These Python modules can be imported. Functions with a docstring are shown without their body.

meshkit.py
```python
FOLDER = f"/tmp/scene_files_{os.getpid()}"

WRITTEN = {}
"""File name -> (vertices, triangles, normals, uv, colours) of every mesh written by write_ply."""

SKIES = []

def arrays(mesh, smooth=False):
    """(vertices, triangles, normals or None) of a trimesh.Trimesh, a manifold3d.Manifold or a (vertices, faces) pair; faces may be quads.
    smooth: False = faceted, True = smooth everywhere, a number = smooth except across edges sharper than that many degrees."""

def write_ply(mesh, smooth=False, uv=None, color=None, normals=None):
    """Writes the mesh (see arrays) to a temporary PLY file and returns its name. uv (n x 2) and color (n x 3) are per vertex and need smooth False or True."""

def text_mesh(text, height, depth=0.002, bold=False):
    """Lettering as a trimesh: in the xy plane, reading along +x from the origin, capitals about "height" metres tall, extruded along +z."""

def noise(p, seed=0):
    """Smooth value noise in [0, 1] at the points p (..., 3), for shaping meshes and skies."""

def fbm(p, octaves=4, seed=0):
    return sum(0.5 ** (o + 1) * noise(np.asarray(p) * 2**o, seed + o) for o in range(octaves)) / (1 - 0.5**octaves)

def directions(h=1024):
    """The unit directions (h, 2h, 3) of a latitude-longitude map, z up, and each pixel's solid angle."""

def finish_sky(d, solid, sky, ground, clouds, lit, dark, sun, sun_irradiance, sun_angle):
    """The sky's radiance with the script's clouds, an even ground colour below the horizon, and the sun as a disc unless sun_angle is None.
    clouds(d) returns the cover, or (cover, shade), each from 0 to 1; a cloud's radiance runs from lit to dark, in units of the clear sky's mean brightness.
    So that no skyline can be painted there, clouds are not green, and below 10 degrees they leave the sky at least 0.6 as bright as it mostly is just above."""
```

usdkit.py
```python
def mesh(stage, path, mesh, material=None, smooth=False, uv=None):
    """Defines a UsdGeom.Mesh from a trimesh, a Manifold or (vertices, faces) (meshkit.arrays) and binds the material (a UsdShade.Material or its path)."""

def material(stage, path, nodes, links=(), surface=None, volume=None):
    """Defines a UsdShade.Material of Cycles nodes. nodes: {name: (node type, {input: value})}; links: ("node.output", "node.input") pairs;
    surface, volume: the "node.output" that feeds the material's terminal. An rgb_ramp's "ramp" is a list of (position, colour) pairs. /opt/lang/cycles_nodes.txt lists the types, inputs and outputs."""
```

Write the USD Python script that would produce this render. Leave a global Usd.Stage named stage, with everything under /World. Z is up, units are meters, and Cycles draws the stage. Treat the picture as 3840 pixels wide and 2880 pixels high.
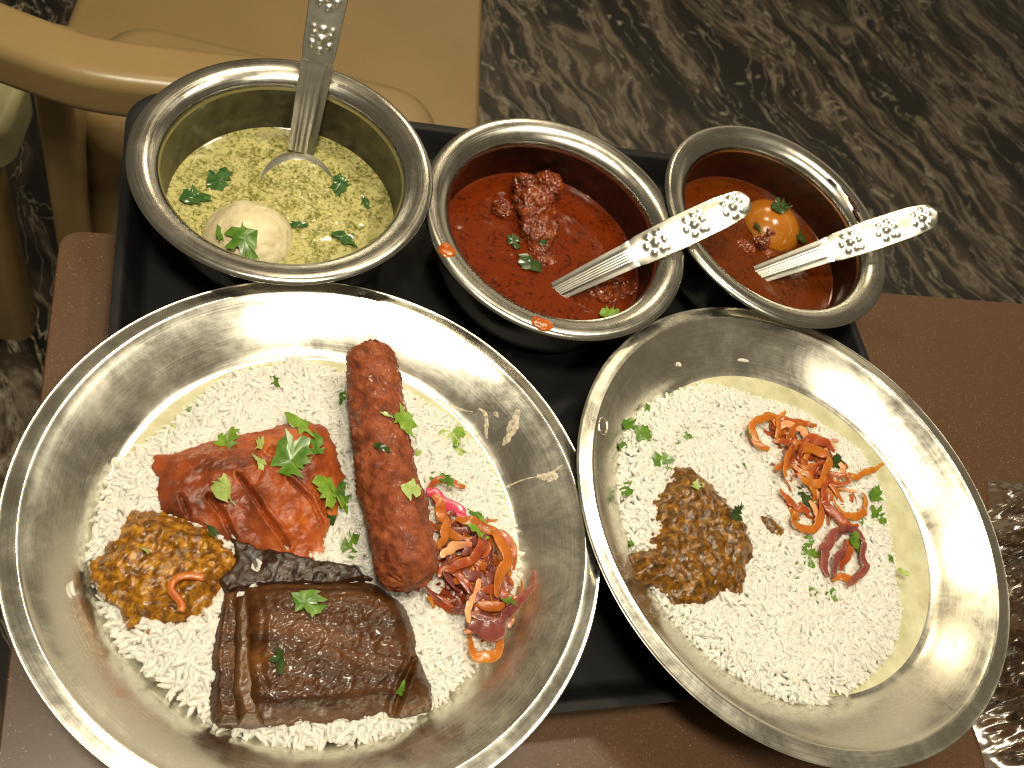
import math, numpy as np, trimesh, usdkit, meshkit
from pxr import Usd, UsdGeom, UsdLux, UsdShade, Gf, Sdf
from scipy.spatial import cKDTree
from scipy.ndimage import distance_transform_edt, gaussian_filter
import shapely
from shapely.geometry import Polygon, Point

stage = Usd.Stage.CreateInMemory()
UsdGeom.SetStageUpAxis(stage, UsdGeom.Tokens.z); UsdGeom.SetStageMetersPerUnit(stage, 1.0)
UsdGeom.Xform.Define(stage, '/World'); UsdGeom.Scope.Define(stage, '/World/Looks')
rng = np.random.default_rng(7)

# ------------------------------------------------------------------ camera
H = .453
WM = np.array([[.954343272, .157578832, .253767279], [0, -.84953799, .527527443], [.298712102, -.503442266, -.810750865]])
FPX = 3485.7
C0 = np.array([0, 0, H])
cam = UsdGeom.Camera.Define(stage, '/World/camera')
cam.CreateHorizontalApertureAttr(6.4); cam.CreateVerticalApertureAttr(4.8)
cam.CreateFocalLengthAttr(6.4 * FPX / 3840); cam.CreateClippingRangeAttr(Gf.Vec2f(.01, 50))
cam.CreateFStopAttr(3.2); cam.CreateFocusDistanceAttr(.46)
r_, u_, b_ = WM @ [1, 0, 0], WM @ [0, -1, 0], WM @ [0, 0, -1]
cam.AddTransformOp().Set(Gf.Matrix4d(*r_, 0, *u_, 0, *b_, 0, *C0, 1))
cam.CreateExposureAttr(0.15)

# ------------------------------------------------------------------ light: dim warm room and ceiling spots
dome = UsdLux.DomeLight.Define(stage, '/World/room_light')
dm = usdkit.material(stage, '/World/Looks/room', {"b": ("background_shader", {"color": (1.0, .82, .55), "strength": .145})}, surface="b.background")
UsdShade.MaterialBindingAPI.Apply(dome.GetPrim()).Bind(dm)
def lamp(name, pos, target, radius, power, color):
    l = UsdLux.DiskLight.Define(stage, '/World/' + name)
    l.CreateRadiusAttr(radius); l.CreateNormalizeAttr(True); l.CreateIntensityAttr(power); l.CreateColorAttr(Gf.Vec3f(*color))
    z = np.array(pos, float) - np.array(target, float); z /= np.linalg.norm(z)
    x = np.cross([0, 1, .01], z); x /= np.linalg.norm(x); y = np.cross(z, x)
    l.AddTransformOp().Set(Gf.Matrix4d(*x, 0, *y, 0, *z, 0, *map(float, pos), 1))
mid = (.15, .28, .03)
WARM, CREAM = (1, .83, .55), (1, .905, .69)
lamp('key_lamp', (.48, .59, 1.15), mid, .06, 1.7, CREAM)
lamp('ceiling_lamp', (-.09, .0, 1.15), mid, .09, 3.5, CREAM)
lamp('ceiling_lamp_right', (.33, -.23, 1.15), mid, .07, 1.3, CREAM)
lamp('left_lamp', (.04, .76, 1.15), mid, .06, 1.1, WARM)
lamp('far_lamp', (.33, 1.75, 1.15), mid, .11, 1.0, WARM)
def panel(name, pos, target, w, h, power, color):
    l = UsdLux.RectLight.Define(stage, '/World/' + name); l.CreateWidthAttr(w); l.CreateHeightAttr(h); l.CreateNormalizeAttr(True); l.CreateIntensityAttr(power); l.CreateColorAttr(Gf.Vec3f(*color))
    z = np.array(pos, float) - np.array(target, float); z /= np.linalg.norm(z); x = np.cross([0, 0, 1.], z); x /= np.linalg.norm(x); y = np.cross(z, x)
    l.AddTransformOp().Set(Gf.Matrix4d(*x, 0, *y, 0, *z, 0, *map(float, pos), 1))
panel('far_wall_lamp', (1.2, 2.9, .9), mid, 3.4, 1.0, 1.7, WARM)

# ------------------------------------------------------------------ naming helpers
used = {}
def numbered(path):
    k = used.get(path, -1) + 1; used[path] = k
    return path if k == 0 else f'{path}_{k:03d}'
def tag(p, label=None, cat=None, group=None, kind=None):
    for k, v in (('label', label), ('category', cat), ('group', group), ('kind', kind)):
        if v: p.SetCustomDataByKey(k, v)
    return p
def thing(name, label, cat, base=(0, 0, 0), group=None, N=None):
    x = UsdGeom.Xform.Define(stage, numbered('/World/' + name))
    X, Y, Z = basis(N) if N is not None else np.eye(3)
    x.AddTransformOp().Set(Gf.Matrix4d(*X, 0, *Y, 0, *Z, 0, *map(float, base), 1))
    return tag(x.GetPrim(), label, cat, group)
def basis(N):
    Z = np.array(N, float) / np.linalg.norm(N); X = np.array([1., 0, 0]); X = X - X @ Z * Z; X /= np.linalg.norm(X)
    return X, np.cross(Z, X), Z
def VF(mesh):
    v, f, _ = meshkit.arrays(mesh); return np.asarray(v, float), np.asarray(f, int)
def obj(name, mesh, mat, parent=None, smooth=40, base=None):
    """One Mesh; base: world point that becomes the origin (top-level objects)."""
    v, f = VF(mesh)
    path = numbered((str(parent.GetPath()) if parent else '/World') + '/' + name)
    if base is not None: v = v - np.asarray(base)
    m = usdkit.mesh(stage, path, (v, f), mat, smooth)
    if base is not None: m.AddTranslateOp().Set(Gf.Vec3d(*map(float, base)))
    return m.GetPrim()
def cat_mesh(parts):
    vs, fs, n = [], [], 0
    for p in parts:
        v, f = VF(p); vs.append(v); fs.append(f + n); n += len(v)
    return np.vstack(vs), np.vstack(fs)

# ------------------------------------------------------------------ rays of the survey (picture units of 2212 across) to points on real planes
def ray(px, py):
    d = WM @ np.array([(px * 1.736 - 1920) / FPX, (py * 1.736 - 1440) / FPX, 1]); return d
def at(px, py, z):
    d = ray(px, py); return C0 + d * ((z - H) / d[2])
def on_plane(px, py, c, N):
    d = ray(px, py); return C0 + d * (((c - C0) @ N) / (d @ N))
def project(P):
    q = (np.asarray(P) - C0) @ WM
    return np.stack([(q[..., 0] / q[..., 2] * FPX + 1920) / 1.736, (q[..., 1] / q[..., 2] * FPX + 1440) / 1.736], -1), q[..., 2]
def z3(pts): return [(x * .6527, 576 + y * .6527) for x, y in pts]
def z4(pts): return [(1152.1 + .618 * x, 633.6 + .618 * y) for x, y in pts]

# ------------------------------------------------------------------ materials
LK = '/World/Looks/'
def principled(name, color, rough=.5, **kw):
    return usdkit.material(stage, LK + name, {"p": ("principled_bsdf", {"base_color": color, "roughness": rough, **kw})}, surface="p.BSDF")
def noisy(name, ramp, scale, rough=.4, rough2=None, bump=0., bscale=200., detail=4, distortion=0., dist=.001, stretch=(1, 1, 1), rot=(0, 0, 0), fibre=False, **kw):
    n = {"tc": ("texture_coordinate", {}), "mp": ("mapping", {"scale": stretch, "rotation": rot}), "n": ("noise_texture", {"scale": scale, "detail": detail, "roughness": .6, "distortion": distortion}),
         "r": ("rgb_ramp", {"ramp": ramp}), "b": ("noise_texture", {"scale": bscale, "detail": 4.0, "roughness": .6}),
         "bp": ("bump", {"strength": bump, "distance": dist}), "rr": ("map_range", {"from_min": .3, "from_max": .7, "to_min": rough, "to_max": rough2 if rough2 is not None else rough, "clamp": True}),
         "p": ("principled_bsdf", dict(kw))}
    l = [("tc.object", "mp.vector"), ("mp.vector", "n.vector"), ("mp.vector" if fibre else "tc.object", "b.vector"), ("n.fac", "r.fac"), ("r.color", "p.base_color"), ("b.fac", "rr.value"), ("rr.result", "p.roughness")]
    if bump: l += [("b.fac", "bp.height"), ("bp.normal", "p.normal")]
    return usdkit.material(stage, LK + name, n, l, surface="p.BSDF")
def steel(name, color, r0, r1, ringed=True, bump=.25, grease=.5, dark=(.30, .25, .18)):
    n = {"tc": ("texture_coordinate", {}), "s": ("separate_xyz", {}), "xx": ("math", {"math_type": "multiply"}), "yy": ("math", {"math_type": "multiply"}),
         "rr": ("math", {"math_type": "add"}), "r": ("math", {"math_type": "sqrt"}), "cx": ("math", {"math_type": "divide"}), "cy": ("math", {"math_type": "divide"}),
         "rs": ("math", {"math_type": "multiply", "value2": 900.0}), "cb": ("combine_xyz", {}), "ring": ("noise_texture", {"scale": 1.6, "detail": 3.0, "roughness": .7}),
         "gn": ("noise_texture", {"scale": 30.0, "detail": 6.0, "roughness": .7, "distortion": .4}), "gm": ("map_range", {"from_min": .36, "from_max": .74, "to_min": 0.0, "to_max": grease, "clamp": True}),
         "m1": ("mapping", {"scale": (1500, 45, 200), "rotation": (0, 0, .5)}), "sc1": ("noise_texture", {"scale": 1.0, "detail": 1.0, "distortion": .3}), "st1": ("map_range", {"from_min": .74, "from_max": .80, "to_max": .5, "clamp": True}),
         "m2": ("mapping", {"scale": (1300, 60, 200), "rotation": (0, 0, 2.1)}), "sc2": ("noise_texture", {"scale": 1.0, "detail": 1.0, "distortion": .3}), "st2": ("map_range", {"from_min": .75, "from_max": .81, "to_max": .5, "clamp": True}),
         "st": ("math", {"math_type": "maximum"}), "bh": ("math", {"math_type": "add"}),
         "ra": ("map_range", {"from_min": .3, "from_max": .7, "to_min": r0, "to_max": r1, "clamp": True}), "rb": ("math", {"math_type": "multiply_add", "value2": .45}),
         "col": ("mix_color", {"a": color, "b": tuple(min(1, c * 1.12) for c in color)}),
         "bp": ("bump", {"strength": bump, "distance": .0002}),
         "tg": ("tangent", {"direction_type": "radial", "axis": "z"}), "p": ("principled_bsdf", {"metallic": 1.0, "anisotropic": .2 if ringed else 0.0})}
    l = [("tc.object", "s.vector"), ("s.x", "xx.value1"), ("s.x", "xx.value2"), ("s.y", "yy.value1"), ("s.y", "yy.value2"), ("xx.value", "rr.value1"), ("yy.value", "rr.value2"), ("rr.value", "r.value1"),
         ("s.x", "cx.value1"), ("r.value", "cx.value2"), ("s.y", "cy.value1"), ("r.value", "cy.value2"), ("r.value", "rs.value1"), ("rs.value", "cb.x"), ("cx.value", "cb.y"), ("cy.value", "cb.z"),
         ("cb.vector" if ringed else "tc.object", "ring.vector"), ("tc.object", "gn.vector"), ("gn.fac", "gm.value"), ("tc.object", "m1.vector"), ("tc.object", "m2.vector"), ("m1.vector", "sc1.vector"), ("m2.vector", "sc2.vector"),
         ("sc1.fac", "st1.value"), ("sc2.fac", "st2.value"), ("st1.result", "st.value1"), ("st2.result", "st.value2"),
         ("ring.fac", "ra.value"), ("gm.result", "rb.value1"), ("ra.result", "rb.value3"), ("rb.value", "p.roughness"), ("gm.result", "col.fac"), ("col.result", "p.base_color"),
         ("tg.tangent", "p.tangent"), ("ring.fac", "bh.value1"), ("st.value", "bh.value2"), ("bh.value", "bp.height"), ("bp.normal", "p.normal")]
    return usdkit.material(stage, LK + name, n, l, surface="p.BSDF")
M = {}
M['plate'] = steel('plate_steel', (.70, .68, .59), .16, .22, True, .035, .45)
M['bowl'] = steel('bowl_steel', (.44, .425, .375), .12, .26, True, .10, .25)
M['spoon'] = steel('spoon_steel', (.70, .69, .61), .22, .34, False, .06, .2)
M['smear'] = usdkit.material(stage, LK + 'dried_smear', {"d": ("principled_bsdf", {"base_color": (.66, .58, .46), "roughness": .5}), "t": ("transparent_bsdf", {}), "tc": ("texture_coordinate", {}), "n": ("noise_texture", {"scale": 500.0, "detail": 4.0}), "r": ("map_range", {"from_min": .35, "from_max": .65, "to_min": .15, "to_max": .75, "clamp": True}), "m": ("mix_closure", {})},
    [("tc.object", "n.vector"), ("n.fac", "r.value"), ("r.result", "m.fac"), ("t.BSDF", "m.closure1"), ("d.BSDF", "m.closure2")], surface="m.closure")
M['starch'] = noisy('starch_film', [(.3, (.36, .34, .20)), (.7, (.52, .50, .35))], 70, .08, .22, .25, 160)
def rice_mat():
    n = {"g": ("geometry", {}), "r": ("rgb_ramp", {"ramp": [(0, (.90, .87, .78)), (.5, (.95, .935, .87)), (1, (.97, .96, .92))]}),
         "p": ("principled_bsdf", {"roughness": .38, "subsurface_weight": .6, "subsurface_scale": .005, "subsurface_radius": (1, .95, .85)})}
    return usdkit.material(stage, LK + 'rice', n, [("g.random_per_island", "r.fac"), ("r.color", "p.base_color")], surface="p.BSDF")
M['rice'] = rice_mat()
M['kebab'] = noisy('kebab_meat', [(.25, (.070, .016, .006)), (.5, (.19, .041, .013)), (.75, (.30, .082, .027))], 150, .4, .66, .8, 560, dist=.0012, specular_ior_level=.25, coat_weight=.12, coat_roughness=.15)
M['chicken'] = noisy('chicken_meat', [(.28, (.035, .010, .004)), (.42, (.15, .028, .007)), (.58, (.29, .058, .011)), (.75, (.46, .13, .018))], 38, .26, .5, .5, 420, dist=.0009, specular_ior_level=.4)
M['char'] = noisy('charred_edge', [(.3, (.02, .008, .005)), (.7, (.10, .03, .012))], 120, .3, .5, .5, 400)
M['slab'] = noisy('braised_meat', [(.25, (.016, .006, .002)), (.5, (.058, .020, .005)), (.75, (.135, .050, .011))], 60, .25, .5, .7, 430, dist=.0009, stretch=(.35, 1.5, 1), rot=(0, 0, .12), fibre=True, specular_ior_level=.18, coat_weight=.22, coat_roughness=.12)
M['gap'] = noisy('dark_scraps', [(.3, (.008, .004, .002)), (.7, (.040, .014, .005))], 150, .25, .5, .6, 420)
M['fat'] = noisy('fat_strip', [(.3, (.045, .019, .006)), (.7, (.12, .052, .016))], 60, .25, .45, .4, 400, stretch=(1.5, .4, 1))
M['masala'] = noisy('masala', [(.25, (.03, .012, .003)), (.42, (.12, .045, .004)), (.55, (.25, .100, .006)), (.7, (.42, .21, .02))], 260, .08, .22, .45, 700, dist=.0008)
M['masala_dark'] = noisy('masala_dark', [(.25, (.02, .009, .003)), (.45, (.085, .035, .004)), (.58, (.17, .070, .006)), (.72, (.29, .14, .02))], 260, .08, .22, .45, 700, dist=.0008)
M['onion_orange'] = noisy('onion_orange', [(.3, (.28, .050, .007)), (.7, (.52, .14, .016))], 90, .18, .36, .3, 300, subsurface_weight=.3, subsurface_scale=.003)
M['onion_red'] = noisy('onion_red', [(.3, (.20, .024, .009)), (.7, (.38, .065, .014))], 90, .18, .36, .3, 300, subsurface_weight=.3, subsurface_scale=.003)
M['onion_purple'] = noisy('onion_purple', [(.3, (.08, .014, .018)), (.7, (.24, .065, .055))], 90, .18, .36, .3, 300, subsurface_weight=.3, subsurface_scale=.003)
M['onion_pink'] = principled('onion_pink', (.50, .04, .085), .25)
M['onion_pale'] = noisy('onion_pale', [(.3, (.50, .18, .07)), (.7, (.62, .36, .18))], 80, .2, .3, .1, 300)
def leaf_mat(name, a, b, rough=.3):
    n = {"tc": ("texture_coordinate", {}), "n": ("noise_texture", {"scale": 260.0, "detail": 3.0}), "r": ("rgb_ramp", {"ramp": [(.3, a), (.7, b)]}),
         "p": ("principled_bsdf", {"roughness": rough}), "t": ("translucent_bsdf", {}), "m": ("mix_closure", {"fac": .22})}
    return usdkit.material(stage, LK + name, n, [("tc.object", "n.vector"), ("n.fac", "r.fac"), ("r.color", "p.base_color"), ("r.color", "t.color"), ("p.BSDF", "m.closure1"), ("t.BSDF", "m.closure2")], surface="m.closure")
M['bright'] = leaf_mat('leaf_bright', (.12, .24, .016), (.24, .37, .05))
M['green'] = leaf_mat('leaf_green', (.05, .14, .012), (.13, .24, .025))
M['dark'] = leaf_mat('leaf_dark', (.018, .045, .012), (.05, .085, .02), .2)
M['pale'] = leaf_mat('leaf_pale', (.26, .36, .08), (.42, .50, .17))
M['teal'] = leaf_mat('leaf_teal', (.025, .075, .02), (.07, .15, .04), .12)
def gravy_mat(name, base, speck, thr, scale=420, rough=.1, mott=.36):
    n = {"tc": ("texture_coordinate", {}), "n": ("noise_texture", {"scale": float(scale), "detail": 5.0, "roughness": .6, "distortion": .6}), "w": ("noise_texture", {"scale": 45.0, "detail": 4.0, "distortion": 2.5}),
         "a": ("math", {"math_type": "multiply_add", "value2": .8}), "wm": ("math", {"math_type": "multiply_add", "value2": mott, "value3": .10 - mott * .5}),
         "r": ("rgb_ramp", {"ramp": [(thr - .10, speck), (thr + .02, tuple(.5 * (x + y) for x, y in zip(speck, base))), (thr + .12, base), (.62, tuple(.9 * c for c in base)), (.9, tuple(min(1, c * 1.35) for c in base))]}),
         "bp": ("bump", {"strength": .12, "distance": .0006}), "p": ("principled_bsdf", {"roughness": rough})}
    return usdkit.material(stage, LK + name, n, [("tc.object", "n.vector"), ("tc.object", "w.vector"), ("w.fac", "wm.value1"), ("n.fac", "a.value1"), ("wm.value", "a.value3"), ("n.fac", "bp.height"),
                           ("a.value", "r.fac"), ("bp.normal", "p.normal"), ("r.color", "p.base_color")], surface="p.BSDF")
M['gravy_green'] = gravy_mat('green_gravy', (.43, .39, .16), (.10, .10, .011), .445, 480, .1, .55)
M['gravy_red'] = gravy_mat('red_gravy', (.125, .017, .002), (.03, .005, .002), .38, 380, .1, .62)
M['gravy_orange'] = gravy_mat('orange_gravy', (.10, .019, .002), (.028, .006, .002), .38, 380, .1, .62)
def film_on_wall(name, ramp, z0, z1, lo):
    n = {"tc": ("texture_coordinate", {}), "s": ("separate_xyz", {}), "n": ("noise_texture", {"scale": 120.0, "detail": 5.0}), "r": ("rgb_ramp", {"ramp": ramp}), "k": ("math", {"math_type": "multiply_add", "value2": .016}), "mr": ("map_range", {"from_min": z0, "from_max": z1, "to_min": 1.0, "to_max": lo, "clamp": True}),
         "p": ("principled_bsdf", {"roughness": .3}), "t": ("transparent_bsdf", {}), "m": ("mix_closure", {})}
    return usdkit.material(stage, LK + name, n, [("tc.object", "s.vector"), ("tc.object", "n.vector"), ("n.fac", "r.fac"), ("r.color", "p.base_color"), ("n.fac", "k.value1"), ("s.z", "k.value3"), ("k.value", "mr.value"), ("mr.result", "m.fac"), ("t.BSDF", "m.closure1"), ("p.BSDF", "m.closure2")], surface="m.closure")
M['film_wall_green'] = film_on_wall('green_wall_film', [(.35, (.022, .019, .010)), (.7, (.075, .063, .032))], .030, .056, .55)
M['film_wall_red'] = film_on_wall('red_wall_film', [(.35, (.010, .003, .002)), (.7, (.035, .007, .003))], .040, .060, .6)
M['film'] = noisy('gravy_film', [(.35, (.035, .030, .014)), (.7, (.12, .10, .05))], 180, .3, .5, .3, 400)
M['film_red'] = noisy('red_film', [(.35, (.016, .004, .002)), (.7, (.045, .008, .003))], 120, .12, .3, .2, 400)
M['dumpling'] = noisy('dumpling', [(.3, (.46, .38, .22)), (.7, (.64, .56, .37))], 110, .3, .5, .5, 320, dist=.0014)
M['meat_red'] = noisy('gravy_meat', [(.28, (.05, .011, .004)), (.5, (.15, .026, .006)), (.75, (.22, .058, .013))], 130, .08, .22, .4, 380, dist=.0008)
M['egg'] = noisy('egg', [(.3, (.26, .080, .006)), (.7, (.35, .125, .010))], 60, .14, .25, .1, 300)
M['drip'] = noisy('drip', [(.3, (.26, .045, .004)), (.7, (.40, .10, .008))], 150, .1, .2, .2, 500)
M['tray'] = noisy('tray_plastic', [(.3, (.005, .005, .0055)), (.7, (.008, .008, .0085))], 40, .5, .65, .08, 900, specular_ior_level=.2)
M['chair'] = noisy('chair_plastic', [(.3, (.23, .152, .062)), (.7, (.26, .174, .074))], 8, .28, .36)
M['chair2'] = noisy('pale_chair', [(.3, (.26, .24, .12)), (.7, (.30, .27, .14))], 8, .35, .4)
def table_mat():
    n = {"tc": ("texture_coordinate", {}), "v": ("voronoi_texture", {"scale": 900.0}), "lt": ("math", {"math_type": "less_than", "value2": .16}), "n": ("noise_texture", {"scale": 700.0, "detail": 3.0}),
         "w": ("white_noise_texture", {"dimensions": "3D"}), "gt": ("math", {"math_type": "greater_than", "value2": .82}), "f": ("math", {"math_type": "multiply"}),
         "r": ("rgb_ramp", {"ramp": [(.3, (.060, .029, .013)), (.7, (.088, .043, .020))]}), "c": ("mix_color", {"b": (.55, .36, .22)}),
         "p": ("principled_bsdf", {"roughness": .36})}
    return usdkit.material(stage, LK + 'table_laminate', n, [("tc.object", "v.vector"), ("v.distance", "lt.value1"), ("v.position", "w.vector"), ("w.value", "gt.value1"), ("lt.value", "f.value1"), ("gt.value", "f.value2"),
                           ("tc.object", "n.vector"), ("n.fac", "r.fac"), ("r.color", "c.a"), ("f.value", "c.fac"), ("c.result", "p.base_color")], surface="p.BSDF")
M['table'] = table_mat()
M['edge'] = principled('table_edge', (.06, .03, .018), .5)
def marble(angle):
    n = {"tc": ("texture_coordinate", {}), "m0": ("mapping", {"rotation": (0, 0, -angle)}), "wn": ("noise_texture", {"scale": 4.0, "detail": 3.0}), "ws": ("vector_math", {"math_type": "scale", "scale": .17}), "wa": ("vector_math", {"math_type": "add"}),
         "m1": ("mapping", {"scale": (1.5, 6.4, 1)}), "a": ("noise_texture", {"scale": 1.0, "detail": 8.0, "roughness": .62, "distortion": .9}),
         "m2": ("mapping", {"scale": (2.6, 10.0, 1), "location": (3, 1, 0)}), "b": ("noise_texture", {"scale": 1.0, "detail": 6.0, "roughness": .6, "distortion": 1.2}),
         "r": ("rgb_ramp", {"ramp": [(.28, (.003, .003, .002)), (.465, (.004, .0035, .003)), (.495, (.034, .024, .015)), (.535, (.072, .050, .032)), (.56, (.22, .18, .13)), (.585, (.065, .045, .028)), (.62, (.008, .007, .005)), (.8, (.006, .005, .004))]}),
         "v0": ("math", {"math_type": "subtract", "value2": .5}), "va": ("math", {"math_type": "absolute"}), "vr": ("map_range", {"from_min": 0.0, "from_max": .012, "to_min": .8, "to_max": 0.0, "clamp": True}),
         "vm": ("mix_color", {"b": (.42, .36, .27)}), "sp": ("noise_texture", {"scale": 26.0, "detail": 3.0, "distortion": .5}), "sr": ("map_range", {"from_min": .66, "from_max": .74, "to_max": .9, "clamp": True}), "sm": ("mix_color", {"b": (.42, .39, .31)}),
         "p": ("principled_bsdf", {"roughness": .3})}
    l = [("tc.object", "m0.vector"), ("m0.vector", "wn.vector"), ("wn.color", "ws.vector1"), ("ws.vector", "wa.vector1"), ("m0.vector", "wa.vector2"), ("wa.vector", "m1.vector"), ("wa.vector", "m2.vector"), ("m1.vector", "a.vector"), ("m2.vector", "b.vector"),
         ("a.fac", "r.fac"), ("b.fac", "v0.value1"), ("v0.value", "va.value1"), ("va.value", "vr.value"), ("r.color", "vm.a"), ("vr.result", "vm.fac"), ("wa.vector", "sp.vector"), ("sp.fac", "sr.value"), ("sr.result", "sm.fac"), ("vm.result", "sm.a"), ("sm.result", "p.base_color")]
    return usdkit.material(stage, LK + 'floor_marble', n, l, surface="p.BSDF")
def film_mat():
    n = {"f": ("fresnel", {"IOR": 1.5}), "a": ("math", {"math_type": "multiply_add", "value2": 1.3, "value3": .07}), "t": ("transparent_bsdf", {"color": (.93, .92, .90)}), "g": ("glossy_bsdf", {"color": (.9, .88, .82), "roughness": .2}), "m": ("mix_closure", {})}
    return usdkit.material(stage, LK + 'clear_film', n, [("f.fac", "a.value1"), ("a.value", "m.fac"), ("t.BSDF", "m.closure1"), ("g.BSDF", "m.closure2")], surface="m.closure")
M['wrap'] = film_mat()

# ------------------------------------------------------------------ shape helpers
def lathe(profile, n=160, closed=True):
    p = np.array(profile, float); th = np.arange(n) / n * 2 * np.pi
    v = np.stack([p[:, None, 0] * np.cos(th), p[:, None, 0] * np.sin(th), np.broadcast_to(p[:, None, 1], (len(p), n))], -1).reshape(-1, 3)
    f = []
    k = len(p)
    for i in range(k if closed else k - 1):
        a = i * n + np.arange(n); b = i * n + (np.arange(n) + 1) % n; j = (i + 1) % k
        c = j * n + (np.arange(n) + 1) % n; d = j * n + np.arange(n)
        f += [np.c_[a, b, c], np.c_[a, c, d]]
    return v, np.vstack(f)
def spline(pts, n):
    from scipy.interpolate import CubicSpline
    p = np.array(pts, float); t = np.r_[0, np.cumsum(np.linalg.norm(np.diff(p, axis=0), axis=1))]
    return CubicSpline(t, p)(np.linspace(0, t[-1], n))
def rounded(x0, y0, x1, y1, r): return shapely.box(x0 + r, y0 + r, x1 - r, y1 - r).buffer(r, quad_segs=10)
def slab_mesh(poly, z0, z1, bev=.002, steps=4):
    """Extruded outline with a rounded top edge."""
    rings = [np.c_[np.array(poly.exterior.coords)[:-1], np.full(len(poly.exterior.coords) - 1, z0)]]
    base = np.array(poly.exterior.coords)[:-1]
    c = base.mean(0)
    e = np.roll(base, -1, 0) - np.roll(base, 1, 0); nrm = np.c_[e[:, 1], -e[:, 0]]; nrm /= np.linalg.norm(nrm, axis=1)[:, None]
    if ((base - c) * nrm).sum() < 0: nrm = -nrm
    for k in range(steps + 1):
        a = k / steps * np.pi / 2
        rings.append(np.c_[base - nrm * bev * (1 - np.cos(a)), np.full(len(base), z1 - bev + bev * np.sin(a))])
    n = len(base); v = np.vstack(rings); f = []
    for i in range(len(rings) - 1):
        a = i * n + np.arange(n); b = i * n + (np.arange(n) + 1) % n
        f += [np.c_[a, b, b + n], np.c_[a, b + n, a + n]]
    top = (len(rings) - 1) * n
    v = np.vstack([v, [*rings[-1].mean(0)], [*rings[0].mean(0)]])
    a = np.arange(n); b = (a + 1) % n
    f += [np.c_[top + a, top + b, np.full(n, len(v) - 2)], np.c_[b, a, np.full(n, len(v) - 1)]]
    m = trimesh.Trimesh(v, np.vstack(f), process=False); m.fix_normals(); return m
def rot2(pts, deg, c=(0, 0)):
    a = math.radians(deg); p = np.array(pts, float) - c
    return p @ np.array([[math.cos(a), math.sin(a)], [-math.sin(a), math.cos(a)]]) + c
def tube(path, rad, n=8, flat=1.0, up=None, cap=True):
    p = np.array(path, float); rad = np.broadcast_to(rad, len(p)); t = np.gradient(p, axis=0); t /= np.linalg.norm(t, axis=1)[:, None]
    up = np.array(up if up is not None else (0, 0, 1.)); rings = []
    for q, d, r in zip(p, t, rad):
        s = np.cross(d, up); s = s / (np.linalg.norm(s) + 1e-12); w = np.cross(s, d); a = np.arange(n) / n * 2 * np.pi
        rings.append(q + r * (np.cos(a)[:, None] * s + flat * np.sin(a)[:, None] * w))
    v = np.vstack(rings); f = []
    for i in range(len(p) - 1):
        a = i * n + np.arange(n); b = i * n + (np.arange(n) + 1) % n
        f += [np.c_[a, b, b + n], np.c_[a, b + n, a + n]]
    if cap:
        v = np.vstack([v, p[0], p[-1]]); a = np.arange(n); b = (a + 1) % n; L = (len(p) - 1) * n
        f += [np.c_[b, a, np.full(n, len(v) - 2)], np.c_[L + a, L + b, np.full(n, len(v) - 1)]]
    return v, np.vstack(f)
CLOUD = []   # visible food and dish surfaces, for resting garnish on them
def remember(mesh, M4=None):
    v, f = VF(mesh); tri = v[f]; c = tri.mean(1)
    CLOUD.append(np.vstack([v, c])); return mesh
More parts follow.
